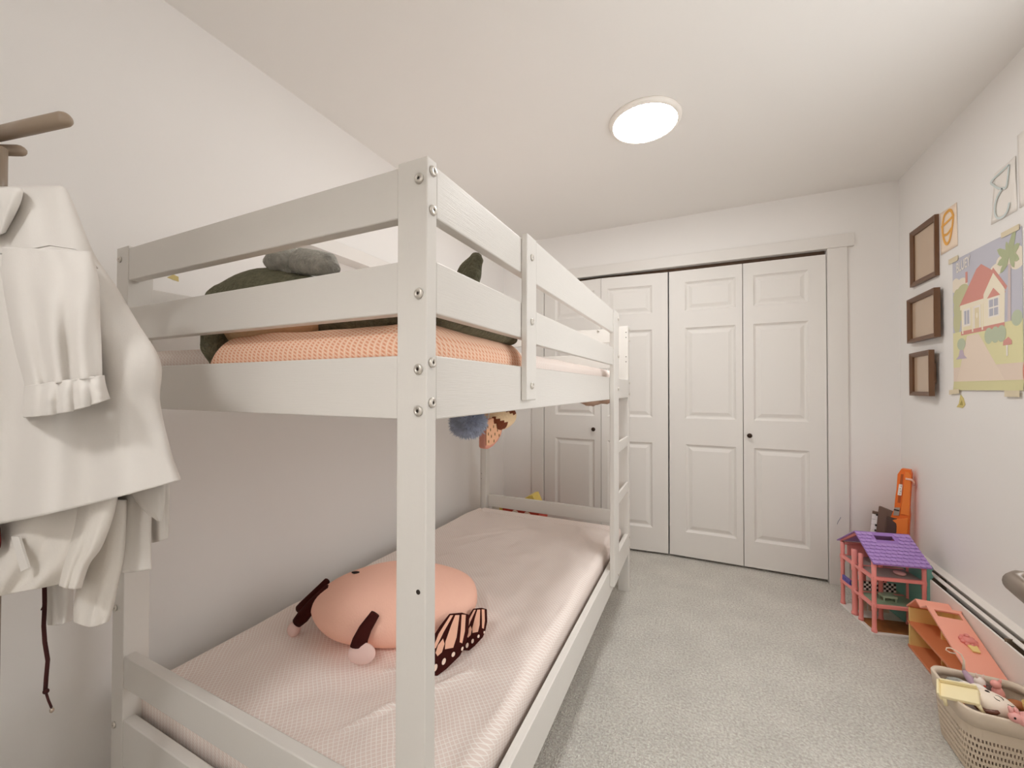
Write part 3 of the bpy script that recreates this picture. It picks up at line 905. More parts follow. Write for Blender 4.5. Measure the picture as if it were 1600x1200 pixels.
# ------------------------------------------------------------------ drawings, poster, tags
def curve_strip(pts, w):
    """flat brush stroke in (y, z) as a polygon strip"""
    P = []
    n = len(pts)
    for i in range(n - 1):
        p = [Vector(pts[max(0, min(n - 1, i + k))]) for k in (-1, 0, 1, 2)]
        for s in range(6):
            t = s / 6
            P.append(.5 * (2 * p[1] + (p[2] - p[0]) * t + (2 * p[0] - 5 * p[1] + 4 * p[2] - p[3]) * t * t + (3 * p[1] - p[0] - 3 * p[2] + p[3]) * t ** 3))
    P.append(Vector(pts[-1]))
    L, R = [], []
    for i, q in enumerate(P):
        d = (P[min(i + 1, len(P) - 1)] - P[max(i - 1, 0)]).normalized()
        nn = Vector((-d.y, d.x)) * w / 2
        L.append(q + nn)
        R.append(q - nn)
    return L, R
def paper(name, quad, m, label, cat, curl=.004, group=None):
    """sheet of paper on the wall; quad = (y, z) corners from top far, top near, bottom near, bottom far"""
    mb = MB()
    n = 10
    a, b, c, d = [Vector(q) for q in quad]
    vs = []
    for j in range(n + 1):
        for i in range(n + 1):
            u, v = i / n, j / n
            q = (a * (1 - u) + b * u) * (1 - v) + (d * (1 - u) + c * u) * v
            off = .0012 + curl * (u ** 3) * (.5 + .5 * math.sin(5 * v + .5)) + curl * .3 * (1 - u) ** 3
            vs.append((XW - off, q.x, q.y))
    mb.add(vs, [(j * (n + 1) + i, j * (n + 1) + i + 1, (j + 1) * (n + 1) + i + 1, (j + 1) * (n + 1) + i) for j in range(n) for i in range(n)])
    ctr = (a + b + c + d) / 4
    return tag(mb.build(name, m, loc=(XW, ctr.x, ctr.y), smooth=True, solid=.0005), label, cat, group)
def stroke(parent, pts, w, m, x=.0045, name='brush_stroke'):
    L, R = curve_strip(pts, w)
    mb = MB()
    n = len(L)
    mb.add([(XW - x, q.x, q.y) for q in L] + [(XW - x, q.x, q.y) for q in R], [(i, i + 1, n + i + 1, n + i) for i in range(n - 1)])
    return mb.build(name, m, parent, solid=.0004)
M_paper1 = mat('cream_drawing_paper', 'F3E0CC', .8)
M_paper2 = mat('white_drawing_paper', 'EEE9E3', .8)
M_orange_ink = mat('orange_marker', 'EDB056', .7)
M_blue_ink = mat('faint_blue_marker', 'CFD8D7', .7)
o = paper('drawing', [(2.133, 2.054), (1.989, 2.050), (1.986, 1.851), (2.129, 1.849)], M_paper1, 'cream paper with a barred orange letter shape, beside the top brown frame', 'drawing', .0012)
mb = [(2.066, 2.036), (2.088, 2.030), (2.103, 2.005), (2.108, 1.965), (2.100, 1.925), (2.084, 1.895), (2.066, 1.886), (2.048, 1.898), (2.034, 1.93), (2.022, 1.965), (2.018, 2.0), (2.03, 2.026), (2.048, 2.037), (2.066, 2.036)]
stroke(o, mb, .014, M_orange_ink, .003)
stroke(o, [(2.118, 1.982), (2.06, 1.990), (2.008, 2.0)], .012, M_orange_ink, .0031)
stroke(o, [(2.098, 1.936), (2.065, 1.932), (2.030, 1.948)], .012, M_orange_ink, .0031)
o = paper('drawing', [(1.726, 2.052), (1.607, 2.062), (1.605, 1.857), (1.752, 1.858)], M_paper2, 'white paper with a faint blue letter shape above the house poster', 'drawing', .003)
stroke(o, [(1.638, 2.045), (1.69, 2.038), (1.742, 2.028), (1.725, 2.006), (1.700, 1.984), (1.675, 1.972), (1.655, 1.968), (1.644, 2.005), (1.638, 2.045)], .008, M_blue_ink, .0054)
stroke(o, [(1.675, 1.972), (1.705, 1.952), (1.722, 1.92), (1.718, 1.885), (1.700, 1.866), (1.672, 1.862), (1.65, 1.875), (1.638, 1.902)], .009, M_blue_ink, .0054)
o = paper('paper_sheet', [(1.598, 2.13), (1.48, 2.14), (1.48, 1.86), (1.592, 1.86)], M_paper2, 'blank white paper taped beside the faint blue letter drawing, mostly cut off', 'paper', .003)

PY0, PZ0, PW, PH = 2.030, 1.195, .448, .597
t = thing('poster', (XW, PY0 - PW / 2, PZ0), 'taped poster of a red roofed cream house under a lavender sky', 'poster')
cols = {'sky': 'C4C4D0', 'cloud': 'EFE5D4', 'bush': 'C9C9A0', 'roof': 'D8968B', 'wall': 'F0E6C4', 'trim': 'F5ECD6', 'window': 'B9BAC6', 'white': 'F3EDE5', 'door': 'E6D9B6',
        'trunk': 'D4C4C2', 'palm': 'B2BB95', 'lawn': 'E5E0B0', 'path': 'EAD8C8', 'bottom': 'D9D4A4', 'hedge': 'BDC8AE', 'pot': 'C5B6C6', 'post': 'DA9C92', 'walk': 'EEDDCC'}
keys = list(cols)
pm = [mat('poster_' + k, cols[k], .45, spec=.4) for k in keys]
mb = MB()
def pcurl(u, v):
    return .0012 + .006 * max(0, .058 - v) / .058 * (.4 + .6 * math.sin(PI * min(1, max(0, u))))
layer = [0]
def poly(c, pts, step=None):
    mb.mi = keys.index(c)
    layer[0] += 1
    k = layer[0] * .00002
    mb.add([(XW - pcurl(u, v) - k, PY0 - u * PW, PZ0 + v * PH) for u, v in pts], [tuple(range(len(pts)))])
def rect(c, u0, v0, u1, v1):
    poly(c, [(u0, v0), (u1, v0), (u1, v1), (u0, v1)])
def disc(c, u, v, a, b, n=18):
    poly(c, [(u + a * math.cos(2 * PI * i / n), v + b * math.sin(2 * PI * i / n)) for i in range(n)])
def hband(c, v0, v1, n=16):
    layer[0] += 1
    k = layer[0] * .00002
    mb.mi = keys.index(c)
    N = 10
    vs = [(XW - pcurl(i / N, v0 + (v1 - v0) * j / n) - k, PY0 - i / N * PW, PZ0 + (v0 + (v1 - v0) * j / n) * PH) for j in range(n + 1) for i in range(N + 1)]
    mb.add(vs, [(j * (N + 1) + i, j * (N + 1) + i + 1, (j + 1) * (N + 1) + i + 1, (j + 1) * (N + 1) + i) for j in range(n) for i in range(N)])
hband('sky', .38, 1.0)
for a in ((.70, .80, .11, .04), (.80, .84, .12, .045), (.93, .84, .09, .055), (.94, .79, .08, .04), (.05, .80, .08, .055), (.16, .79, .10, .05)):
    u, v, r, s = a
    poly('cloud', [(min(1, max(0, u + r * math.cos(2 * PI * i / 18))), v + s * math.sin(2 * PI * i / 18)) for i in range(18)])
for a in ((.08, .70, .075, .07), (.18, .74, .10, .05), (.12, .62, .11, .10), (.07, .52, .065, .09)):
    u, v, r, s = a
    poly('bush', [(min(1, max(0, u + r * math.cos(2 * PI * i / 18))), v + s * math.sin(2 * PI * i / 18)) for i in range(18)])
hband('lawn', .165, .44)
disc('hedge', .93, .45, .065, .05)
hband('path', .06, .172)
poly('walk', [(.24, .40), (.42, .40), (.78, .062), (.06, .064)])
hband('bottom', 0.0, .066)
# a plain cottage
rect('wall', .15, .43, .78, .64)
rect('roof', .14, .41, .78, .44)
poly('roof', [(.11, .63), (.80, .63), (.66, .79), (.47, .88), (.40, .86)])
poly('trim', [(.50, .44), (.78, .44), (.79, .65), (.64, .80), (.50, .66)])
poly('roof', [(.45, .655), (.64, .82), (.82, .665), (.80, .645), (.64, .785), (.475, .64)])
rect('white', .565, .49, .715, .62)
for u in (.58, .645):
    for v in (.50, .56):
        rect('window', u, v, u + .055, v + .05)
poly('roof', [(.55, .625), (.73, .625), (.64, .685)])
rect('white', .345, .44, .455, .60)
rect('door', .365, .44, .435, .585)
disc('trim', .40, .53, .014, .02)
rect('white', .18, .47, .30, .60)
rect('window', .20, .485, .235, .585)
rect('window', .245, .485, .28, .585)
rect('trim', .13, .60, .50, .635)
for u in (.16, .32, .47):
    rect('trim', u, .42, u + .022, .62)
rect('roof', .225, .79, .26, .87)
for u in (.57, .66, .74):
    disc('hedge', u, .37, .06, .055)
poly('trunk', [(.82, .44), (.86, .44), (.868, .80), (.836, .80)])
for a0, L, w in ((62, .20, .040), (20, .16, .036), (155, .20, .036), (188, .18, .036), (-20, .15, .034), (215, .17, .030), (-52, .12, .028), (110, .12, .030)):
    d = Vector((math.cos(math.radians(a0)) * .85, math.sin(math.radians(a0)) * .9))
    nn = Vector((-d.y, d.x)).normalized()
    b = Vector((.85, .85))
    q = [b, b + d * L * .4 + nn * w, b + d * L * .8 + nn * w * .6, b + d * L, b + d * L * .8 - nn * w * .5, b + d * L * .4 - nn * w * .7]
    poly('palm', [(min(.998, p.x), min(.995, p.y)) for p in q])
poly('pot', [(.05, .235), (.24, .235), (.19, .26), (.17, .31), (.12, .31), (.10, .26)])
disc('hedge', .145, .345, .07, .045)
poly('post', [(.76, .29), (.87, .29), (.87, .315), (.83, .34), (.765, .32)])
rect('white', .80, .22, .82, .29)
# the title
tcv = bpy.data.curves.new('title_text', 'FONT')
tcv.body = 'BLUEY'
tcv.size = .05
tcv.align_x = 'CENTER'
tcv.offset = .0008
tob = bpy.data.objects.new('title_text', tcv)
COL.objects.link(tob)
bpy.context.view_layer.update()
tme = bpy.data.meshes.new_from_object(tob.evaluated_get(bpy.context.evaluated_depsgraph_get()))
bpy.data.objects.remove(tob)
mb.mi = keys.index('white')
layer[0] += 2
ca, sa = math.cos(.05), math.sin(.05)
uvs = [Vector(((v.co.x * ca - v.co.y * sa) * .74, (v.co.x * sa + v.co.y * ca) * 1.25)) for v in tme.vertices]
mb.add([(XW - .0012 - .0004 - layer[0] * .00002, PY0 - (.190 * PW) - q.x, PZ0 + .900 * PH + q.y) for q in uvs], [tuple(p.vertices) for p in tme.polygons])
bpy.data.meshes.remove(tme)
base = MB()
N = 52
vs = [(XW - pcurl(i / N, j / N) + .0005, PY0 - i / N * PW, PZ0 + j / N * PH) for j in range(N + 1) for i in range(N + 1)]
base.add(vs, [(j * (N + 1) + i, j * (N + 1) + i + 1, (j + 1) * (N + 1) + i + 1, (j + 1) * (N + 1) + i) for j in range(N) for i in range(N)])
base.build('poster_sheet', mat('poster_paper', 'E8E0D6', .5), t, smooth=True)
mb.build('printed_picture', pm, t)
M_tape = mat('masking_tape', 'DED2B6', .6)
for u0, v0, u1, v1, r in ((-.06, .985, .11, 1.025, .0), (.76, .985, .98, 1.02, .0), (-.05, -.035, .13, .0, .1), (.80, -.04, .98, .0, .0)):
    q = [(u0, v0), (u1, v0 + r * .1), (u1, v1 + r * .1), (u0, v1)]
    MB().prism([(PY0 - u * PW, PZ0 + v * PH) for u, v in q], (XW - .0085 if v0 < .5 else XW - .004, 0, 0), (0, 1, 0), (0, 0, 1), (.0004, 0, 0)).build('tape', M_tape, t)
o = MB().prism([(2.009, 1.118), (1.990, 1.135), (1.977, 1.176), (1.955, 1.160), (1.942, 1.132), (1.962, 1.116)], (XW - .0008, 0, 0), (0, 1, 0), (0, 0, 1), (-.001, 0, 0)).build('sticker', mat('yellow_sticker', 'D9C983', .6), loc=(XW, 1.97, 1.14))
tag(o, 'small yellow pointed sticker on the wall just below the house poster', 'sticker')
MB().prism([(1.985, 1.128), (1.966, 1.150), (1.958, 1.128)], (XW - .0019, 0, 0), (0, 1, 0), (0, 0, 1), (-.0004, 0, 0)).build('sticker_print', mat('olive_print', 'AFA055', .6), o)
o = MB().ell((XW - .002, 1.556, 1.262), (.0018, .030, .058), None, 24, 14).build('wall_decal', mat('coral_decal', 'D98C7C', .6), loc=(XW, 1.556, 1.262), smooth=True)
tag(o, 'coral red oval decal on the wall beyond the poster edge', 'decal')

# ------------------------------------------------------------------ dollhouse
dh = Vector((1.157, 2.036, 0))
X = Vector((.978, .208, 0))
Yv = Vector((-.208, .978, 0))
Zv = Vector((0, 0, 1))
dt = thing('dollhouse', dh, 'three storey pink dollhouse with a purple scalloped roof and open sides', 'dollhouse')
DWX, DWY = .205, .270
M_dpink = mat('dollhouse_pink', 'F09690', .4)
M_dpurple = mat('dollhouse_purple', 'A27CC4', .4)
M_dpurple2 = mat('dollhouse_purple_ridge', 'B593D2', .4)
M_dteal = mat('dollhouse_teal', '6FA89C', .45)
M_dwood = mat('dollhouse_wood_floor', 'A0683A', .4, bump=(20, .2, .001, (1, 30, 1)), var=.2, vscale=30)
M_dwhite = mat('dollhouse_base', 'E9E4E0', .5)
M_dmint = mat('dollhouse_mint_floor', '8FA78C', .35, var=.08, vscale=15)
M_dgrey = mat('dollhouse_grey_floor', 'A59C93', .5, var=.12, vscale=220)
def L(x, y, z):
    return dh + X * x + Yv * y + Zv * z
def lb(x0, x1, y0, y1, z0, z1, mb=None):
    return (mb or MB()).obox(L((x0 + x1) / 2, (y0 + y1) / 2, (z0 + z1) / 2), X * (x1 - x0) / 2, Yv * (y1 - y0) / 2, Zv * (z1 - z0) / 2)
lb(-.012, DWX + .004, -.012, DWY + .008, 0, .010).build('base', M_dwhite, dt, bevel=.002)
lb(.004, DWX - .004, .004, .125, .010, .014).build('wood_floor', M_dwood, dt)
cx = [(0, 0), (0, .105), (0, .158), (0, DWY), (DWX, 0), (DWX, .105), (DWX, DWY), (.10, DWY), (.10, .13)]
for x, y in cx:
    w = .0105 if (x, y) != (0, .158) else .014
    mb = MB()
    pr = []
    for z in (0.01, .132, .267):
        pr += [(w * 1.15, z), (w * 1.15, z + .01), (w, z + .013), (w * .9, z + .022), (w * .9, z + .105), (w * 1.1, z + .112), (w * .95, z + .118)]
    pr = [p for p in pr if p[1] <= .352] + [(w, .352)]
    mb.lathe(L(x, y, 0), pr, 12)
    mb.build('column', M_dpink, dt, smooth=True)
def floor(z, m, name):
    mb = MB()
    for a in ((-.008, DWX + .008, -.010, .004), (-.008, DWX + .008, .125, .140), (-.008, DWX + .008, DWY - .006, DWY + .008), (-.010, .004, -.010, DWY + .008), (DWX - .004, DWX + .01, -.010, DWY + .008)):
        lb(*a, z, z + .016, mb)
    f = mb.build('floor_beam', M_dpink, dt, bevel=.0015)
    lb(.003, DWX - .003, .002, .127, z + .004, z + .0145).build(name, m, dt)
    lb(.003, DWX - .003, .138, DWY - .004, z + .004, z + .0145).build(name, m, dt)
floor(.130, M_dmint, 'mint_floor')
floor(.265, M_dgrey, 'grey_floor')
# checkered strip on the rear half of the middle floor
mb = MB()
for i in range(14):
    for j in range(4):
        mb.mi = (i + j) % 2
        lb(.02 + i * .011, .031 + i * .011, .142, .1425 + .004, .150 + j * .011, .161 + j * .011, mb)
mb.build('checkered_panel', [mat('checker_black', '2B2423', .5), M_dwhite], dt)
lb(DWX - .004, DWX + .004, .012, DWY - .01, .012, .352).build('teal_wall', M_dteal, dt)
mb = MB()
pts = [(0, .012)]
for k in range(9):
    z = .03 + k * .038
    pts += [(-.018, z), (-.026, z + .012), (-.018, z + .026)]
pts += [(0, .35)]
mb.prism([(-p[0], p[1]) for p in pts], L(DWX + .004, -.012, 0), X, Zv, Yv * .010)
mb.build('teal_shutter', M_dteal, dt)
# gable and roof
ze, zr, yr = .352, .455, .128
for x in (-.006, DWX - .004):
    mb = MB()
    mb.prism([(-.022, ze), (yr, zr), (DWY + .02, ze), (DWY + .004, ze), (yr, zr - .016), (-.004, ze)], L(x, 0, 0), Yv, Zv, X * .010)
    mb.build('gable_trim', M_dpink, dt, bevel=.001)
for y in (.0, DWY - .004):
    lb(0, DWX, y - .004, y + .008, .338, .352).build('eave_beam', M_dpink, dt)
mb = MB()
hole = (.060, .140, .10, .24)          # handle slot in the near roof slope: x range, share of the slope
def rp(x, s, d=0):                      # s = 0 ridge .. 1 near eave
    a, b = L(x, yr, zr), L(x, -.026, ze - .004)
    n = (b - a).cross(X).normalized()
    if n.z < 0:
        n = -n
    return a + (b - a) * s + n * (.004 + d)
xs = [-.016, hole[0], hole[1], DWX + .016]
ss = [0, hole[2], hole[3], 1]
for i in range(3):
    for j in range(3):
        if i == 1 and j == 1:
            continue
        q = [(xs[i], ss[j]), (xs[i + 1], ss[j]), (xs[i + 1], ss[j + 1]), (xs[i], ss[j + 1])]
        top = [rp(*p) for p in q]
        bot = [rp(*p, -.005) for p in q]
        mb.add(top + bot, [(0, 1, 2, 3), (7, 6, 5, 4), (0, 4, 5, 1), (1, 5, 6, 2), (2, 6, 7, 3), (3, 7, 4, 0)])
a, b, c_, d_ = L(-.016, yr, zr + .004), L(DWX + .016, yr, zr + .004), L(DWX + .016, DWY + .024, ze), L(-.016, DWY + .024, ze)
lo = [p - Zv * .005 for p in (a, b, c_, d_)]
mb.add([a, b, c_, d_] + lo, [(0, 1, 2, 3), (7, 6, 5, 4), (0, 4, 5, 1), (1, 5, 6, 2), (2, 6, 7, 3), (3, 7, 4, 0)])
rf = mb.build('roof', M_dpurple, dt)
mb = MB()
R_, K_ = 9, 10
for j in range(R_):
    for i in range(K_ + 1):
        s0 = .02 + j * .975 / R_
        x0 = -.016 + (i - (.5 if j % 2 else 0)) * (DWX + .032) / K_
        x1 = x0 + (DWX + .032) / K_
        x0c, x1c = max(-.016, x0), min(DWX + .016, x1)
        if x1c - x0c < .003:
            continue
        s1 = s0 + .95 / R_
        if x1c > hole[0] and x0c < hole[1] and s1 > hole[2] and s0 < hole[3]:
            continue
        m_ = (x0c + x1c) / 2
        q = [(x0c + .0006, s0), (x1c - .0006, s0), (x1c - .0006, s1 - .022), ((m_ + x1c) / 2, s1 - .004), (m_, s1), ((m_ + x0c) / 2, s1 - .004), (x0c + .0006, s1 - .022)]
        top = [rp(x, min(1, s), .0006 + .0042 * (s - s0) / (s1 - s0)) for x, s in q]
        bot = [rp(x, min(1, s), -.001) for x, s in q]
        n = len(q)
        mb.add(top + bot, [tuple(range(n))] + [(k, n + k, n + (k + 1) % n, (k + 1) % n) for k in range(n)])
mb.build('scallop_tiles', M_dpurple2, rf)
mb = MB()
for k in range(6):
    lb(-.006, .002, .195 + k * .012, .203 + k * .012, .146, .168, mb)
lb(-.007, .003, .19, .262, .166, .172, mb)
lb(-.007, .003, .19, .262, .146, .150, mb)
mb.build('balcony_railing', mat('railing_violet', '6E63B4', .4), dt)
mb = MB()
for k in range(3):
    lb(.03 + k * .05, .07 + k * .05, .19, .2, .02, .10, mb)
mb.build('inner_wall', mat('inner_wall_tan', 'D9C7B4', .6), dt)
lb(.02, .19, .262, .268, .282, .345).build('rear_window_frame', M_dpink, dt)
# toys inside the dollhouse
o = MB().lathe(L(.135, .05, .281), [(.018, 0), (.024, .006), (.024, .012), (.008, .016)], 20).build('toy_stool', mat('toy_pale_pink', 'E6B3AE', .4), loc=L(.135, .05, .2795), smooth=True)
tag(o, 'pale pink toy stool on the grey top floor inside the dollhouse', 'toy')
mb = lb(.06, .12, .04, .08, .162, .172)
for x in (.065, .115):
    for y in (.045, .075):
        lb(x - .003, x + .003, y - .003, y + .003, .1445, .162, mb)
o = mb.build('toy_table', mat('toy_clear_green', 'A5B8A0', .2), loc=L(.09, .06, .1445))
tag(o, 'small green toy table on the mint floor inside the dollhouse', 'toy')

# ------------------------------------------------------------------ toy blaster and toy keyboard in the corner
g0, g1 = Vector((1.372, 2.430, .012)), Vector((1.413, 2.420, .760))
gv = (g1 - g0).normalized()
gl = (g1 - g0).length
gu = Vector((.90, -.43, 0))
gu = (gu - gv * gu.dot(gv)).normalized()
gn = gu.cross(gv).normalized()
if gn.y > 0:
    gn = -gn
gt = thing('toy_blaster', g0, 'orange toy blaster standing upright in the room corner behind the dollhouse', 'toy blaster')
M_or = mat('blaster_orange', 'EE7420', .4)
M_or2 = mat('blaster_orange_face', 'F18433', .35)
def gb(poly, d0, d1, name, m, par=None, bev=.002):
    return MB().prism(poly, g0 + gn * d0, gu, gv, gn * (d1 - d0)).build(name, m, par or gt, bevel=bev)
gb([(-.032, 0), (.030, 0), (.030, .50), (.026, .54), (.026, .725), (.020, gl), (-.016, gl), (-.030, .715), (-.030, .63), (-.032, .60), (-.034, .52), (-.046, .47), (-.046, .20), (-.032, .18)], -.024, .024, 'barrel_body', M_or)
gb([(-.008, .50), (.028, .50), (.024, .72), (.016, gl - .012), (.0, gl - .012)], .024, .030, 'barrel_face', M_or2, bev=.003)
gb([(-.022, .56), (-.011, .56), (-.006, .72), (-.016, .72)], .0235, .0255, 'barrel_slot', mat('slot_shadow_orange', 'B4541A', .6), bev=0)
wp_ = gb([(-.024, .602), (-.008, .602), (-.006, .664), (-.021, .664)], .024, .031, 'white_panel', mat('blaster_white', 'F0E8E0', .4))
mb = MB()
for k in range(4):
    mb.ell(g0 + gu * (-.0145 + .003 * (k % 2)) + gv * (.612 + k * .014) + gn * .0312, (.002, .002, .002), None, 8, 6)
mb.build('screw_dot', M_dark, wp_, smooth=True)
gb([(-.036, .485), (-.012, .49), (-.010, .535), (-.032, .53)], .022, .030, 'grey_breech', mat('blaster_grey', 'A8998A', .4))
gb([(-.034, .515), (-.012, .515), (-.012, .522), (-.034, .522)], .029, .034, 'breech_lever', M_dark)
gb([(-.04, .20), (.026, .20), (.026, .49), (-.04, .46)], .024, .032, 'receiver_cover', M_or2, bev=.004)
gb([(-.010, .25), (.004, .25), (.006, .40), (-.006, .40)], .032, .036, 'grip_rib', M_or, bev=.002)
mb = MB().tube([g0 + gv * .70 + gu * .004 + gn * .036, g0 + gv * .70 + gu * .026 + gn * .034, g0 + gv * .688 + gu * .036 + gn * .024, g0 + gv * .672 + gu * .036 + gn * .016], .0055, 10)
mb.build('sight_clip', mat('pale_pink_clip', 'F0C3B0', .4), gt, smooth=True)

k0, k1 = Vector((1.262, 2.44, .01)), Vector((1.318, 2.475, .530))
kv = (k1 - k0).normalized()
kl = (k1 - k0).length
ku = Vector((.93, -.36, 0))
ku = (ku - kv * ku.dot(kv)).normalized()
kn_ = ku.cross(kv).normalized()
if kn_.y > 0:
    kn_ = -kn_
kt = thing('toy_keyboard', k0, 'brown toy keyboard standing on end beside the orange toy blaster', 'toy keyboard')
M_kb = mat('keyboard_brown', '6A5142', .45)
def kb(u0, u1, v0, v1, d0, d1, name, m, bev=.0015):
    return MB().obox(k0 + ku * (u0 + u1) / 2 + kv * (v0 + v1) / 2 + kn_ * (d0 + d1) / 2, ku * (u1 - u0) / 2, kv * (v1 - v0) / 2, kn_ * (d1 - d0) / 2).build(name, m, kt, bevel=bev)
MB().prism([(-.004, 0), (.080, 0), (.080, kl - .035), (.066, kl - .016), (.006, kl), (-.004, kl)], k0, ku, kv, kn_ * .03).build('case', M_kb, kt, bevel=.003)
kb(.034, .078, .02, kl - .045, .03, .042, 'control_panel', mat('keyboard_dark', '4C352A', .4), .004)
kb(-.030, -.004, .02, kl - .035, .0, .010, 'key_bed', M_kb)
n = 15
for i in range(n):
    v = .03 + i * (kl - .08) / n
    kb(-.029, .002, v, v + (kl - .08) / n - .0015, .010, .020, 'white_key', M_dwhite, .001)
for i in range(n):
    if i % 7 in (2, 6):
        continue
    v = .03 + (i + 1) * (kl - .08) / n
    kb(-.012, .002, v - .006, v + .005, .020, .028, 'black_key', M_dark, .001)

# ------------------------------------------------------------------ toy cafe house
ct = thing('toy_cafe', (1.32, 1.76, 0), 'peach roofed toy cafe with open orange shelves and yellow walls', 'dollhouse')
M_cp = mat('cafe_peach', 'F3A892', .45)
M_co = mat('cafe_orange', 'D4845A', .45)
M_cy = mat('cafe_yellow', 'EBCF88', .5)
cx0, cx1, fy, ny_ = 1.262, 1.368, 1.985, 1.50
B((cx0, ny_ + .02, 0), (cx1, fy, .012)).build('base_floor', M_co, ct, bevel=.002)
B((cx0, ny_ + .08, .112), (cx1, fy, .122)).build('shelf_floor', M_co, ct, bevel=.0015)
MB().prism([(fy - .012, 0), (fy, 0), (fy, .185), (fy - .012, .185)], (cx0 + .004, 0, 0), (0, 1, 0), (0, 0, 1), (cx1 - cx0 - .004, 0, 0)).build('far_wall', M_cy, ct, bevel=.001)
MB().prism([(ny_ + .06, 0), (fy, 0), (fy, .19), (1.80, .262), (ny_ + .06, .18)], (cx1 - .006, 0, 0), (0, 1, 0), (0, 0, 1), (.006, 0, 0)).build('rear_wall', M_cy, ct)
B((1.325, 1.845, .0), (cx1 - .006, 1.853, .240)).build('divider', M_cy, ct)
def slope(pa, pb, x0, x1, th, name, m, hole=None):
    (ya, za), (yb, zb) = pa, pb
    d = Vector((0, yb - ya, zb - za))
    nrm = Vector((0, -(zb - za), yb - ya)).normalized()
    if nrm.z < 0:
        nrm = -nrm
    o_ = Vector((0, ya, za))
    P = lambda x, s, k: o_ + Vector((x, 0, 0)) + d * s + nrm * k
    xs = [x0, x1] if not hole else [x0, hole[0], hole[1], x1]
    ss = [0, 1] if not hole else [0, hole[2], hole[3], 1]
    mb = MB()
    for i in range(len(xs) - 1):
        for j in range(len(ss) - 1):
            if hole and i == 1 and j == 1:
                continue
            q = [(xs[i], ss[j]), (xs[i + 1], ss[j]), (xs[i + 1], ss[j + 1]), (xs[i], ss[j + 1])]
            mb.add([P(*p, 0) for p in q] + [P(*p, -th) for p in q], [(0, 1, 2, 3), (7, 6, 5, 4), (0, 4, 5, 1), (1, 5, 6, 2), (2, 6, 7, 3), (3, 7, 4, 0)])
    return mb.build(name, m, ct), P, d.length
rfo, RP, RL = slope((1.805, .274), (ny_, .172), 1.262, 1.366, .007, 'roof_panel', M_cp, (1.280, 1.356, .05, .16))
slope((1.805, .274), (1.86, .242), 1.262, 1.372, .006, 'roof_valley', M_cp)
slope((1.86, .242), (1.905, .256), 1.262, 1.372, .006, 'roof_dormer', M_cp)
slope((1.905, .256), (1.995, .184), 1.262, 1.372, .006, 'roof_rear', M_cp)
MB().prism([(ny_ + .004, 0), (ny_ + .02, 0), (ny_ + .02, .173), (ny_ + .004, .170)], (cx0 + .004, 0, 0), (0, 1, 0), (0, 0, 1), (cx1 - cx0 - .004, 0, 0)).build('near_wall', M_co, ct, bevel=.002)
cn = (RP(0, 0, 1) - RP(0, 0, 0))
mb = MB()
mb.ell(RP(1.325, .50, .006), (.019, .02, .012), None, 20, 12)
for a in range(9):
    mb.ell(RP(1.325 + .019 * math.cos(a * .7), .50 + .065 * math.sin(a * .7), .004), (.008, .008, .007), None, 12, 8)
mb.ell(RP(1.324, .46, .016), (.008, .009, .006), None, 14, 8)
mb.build('cupcake_icing', mat('icing_pink', 'E48E86', .45), rfo, smooth=True)
mb = MB()
q = [(1.312, .57), (1.340, .57), (1.337, .66), (1.316, .66)]
mb.add([RP(x, s, .001) for x, s in q] + [RP(x, s, .008) for x, s in q], [(3, 2, 1, 0), (4, 5, 6, 7), (0, 1, 5, 4), (1, 2, 6, 5), (2, 3, 7, 6), (3, 0, 4, 7)])
mb.build('cupcake_cup', M_cy, rfo, bevel=.001)
# ------------------------------------------------------------------ basket of toys
M_bk = mat('basket_plastic', 'D3C3AF', .5)
bx, by, bhx, bhy = 1.246, 1.322, .118, .112
kt2 = thing('basket', (bx, by, 0), 'beige plastic basket with slotted sides full of toys', 'basket')
NP = 200
def rr(u, hx_, hy_, r):
    """point on a rounded rectangle at perimeter share u"""
    segs = [('l', 2 * (hy_ - r)), ('a', PI * r / 2), ('l', 2 * (hx_ - r)), ('a', PI * r / 2)] * 2
    tot = sum(s[1] for s in segs)
    d = (u % 1) * tot
    x, y, a = -hx_, hy_ - r, -PI / 2
    for kind, ln in segs:
        q = min(d, ln)
        if kind == 'l':
            x, y = x + math.cos(a) * q, y + math.sin(a) * q
        else:
            cx_, cy_ = x - math.sin(a) * r, y + math.cos(a) * r
            da = q / r
            x, y = cx_ + r * math.sin(a + da), cy_ - r * math.cos(a + da)
            a = a + da
        d -= q
        if d <= 0:
            break
    return x, y
levels = [.004, .018, .029, .038, .049, .058, .069, .078, .089, .098, .109, .118, .129, .140, .150, .162, .206]
mb = MB()
vs = []
for z in levels:
    k = .86 + .14 * (z / .206)
    for i in range(NP):
        x, y = rr(i / NP, bhx * k, bhy * k, .04 * k)
        vs.append((bx + x, by + y, z))
fs = []
for j in range(len(levels) - 1):
    slot = j % 2 == 1 and j < 12
    for i in range(NP):
        if slot and (i + j // 2) % 2 == 0:
            continue
        fs.append((j * NP + i, j * NP + (i + 1) % NP, (j + 1) * NP + (i + 1) % NP, (j + 1) * NP + i))
fs.append(tuple(range(NP)))
mb.add(vs, fs)
mb.build('basket_wall', M_bk, kt2, solid=.003)
mb = MB()
ring = []
for dz, k in ((.165, 1.015), (.200, 1.035), (.210, 1.04), (.214, 1.025), (.213, .985), (.205, .96), (.19, .95)):
    ring.append([(bx + x, by + y, dz) for x, y in [rr(i / NP, bhx * k, bhy * k, .04) for i in range(NP)]])
mb.add([p for r in ring for p in r], [(j * NP + i, j * NP + (i + 1) % NP, (j + 1) * NP + (i + 1) % NP, (j + 1) * NP + i) for j in range(len(ring) - 1) for i in range(NP)])
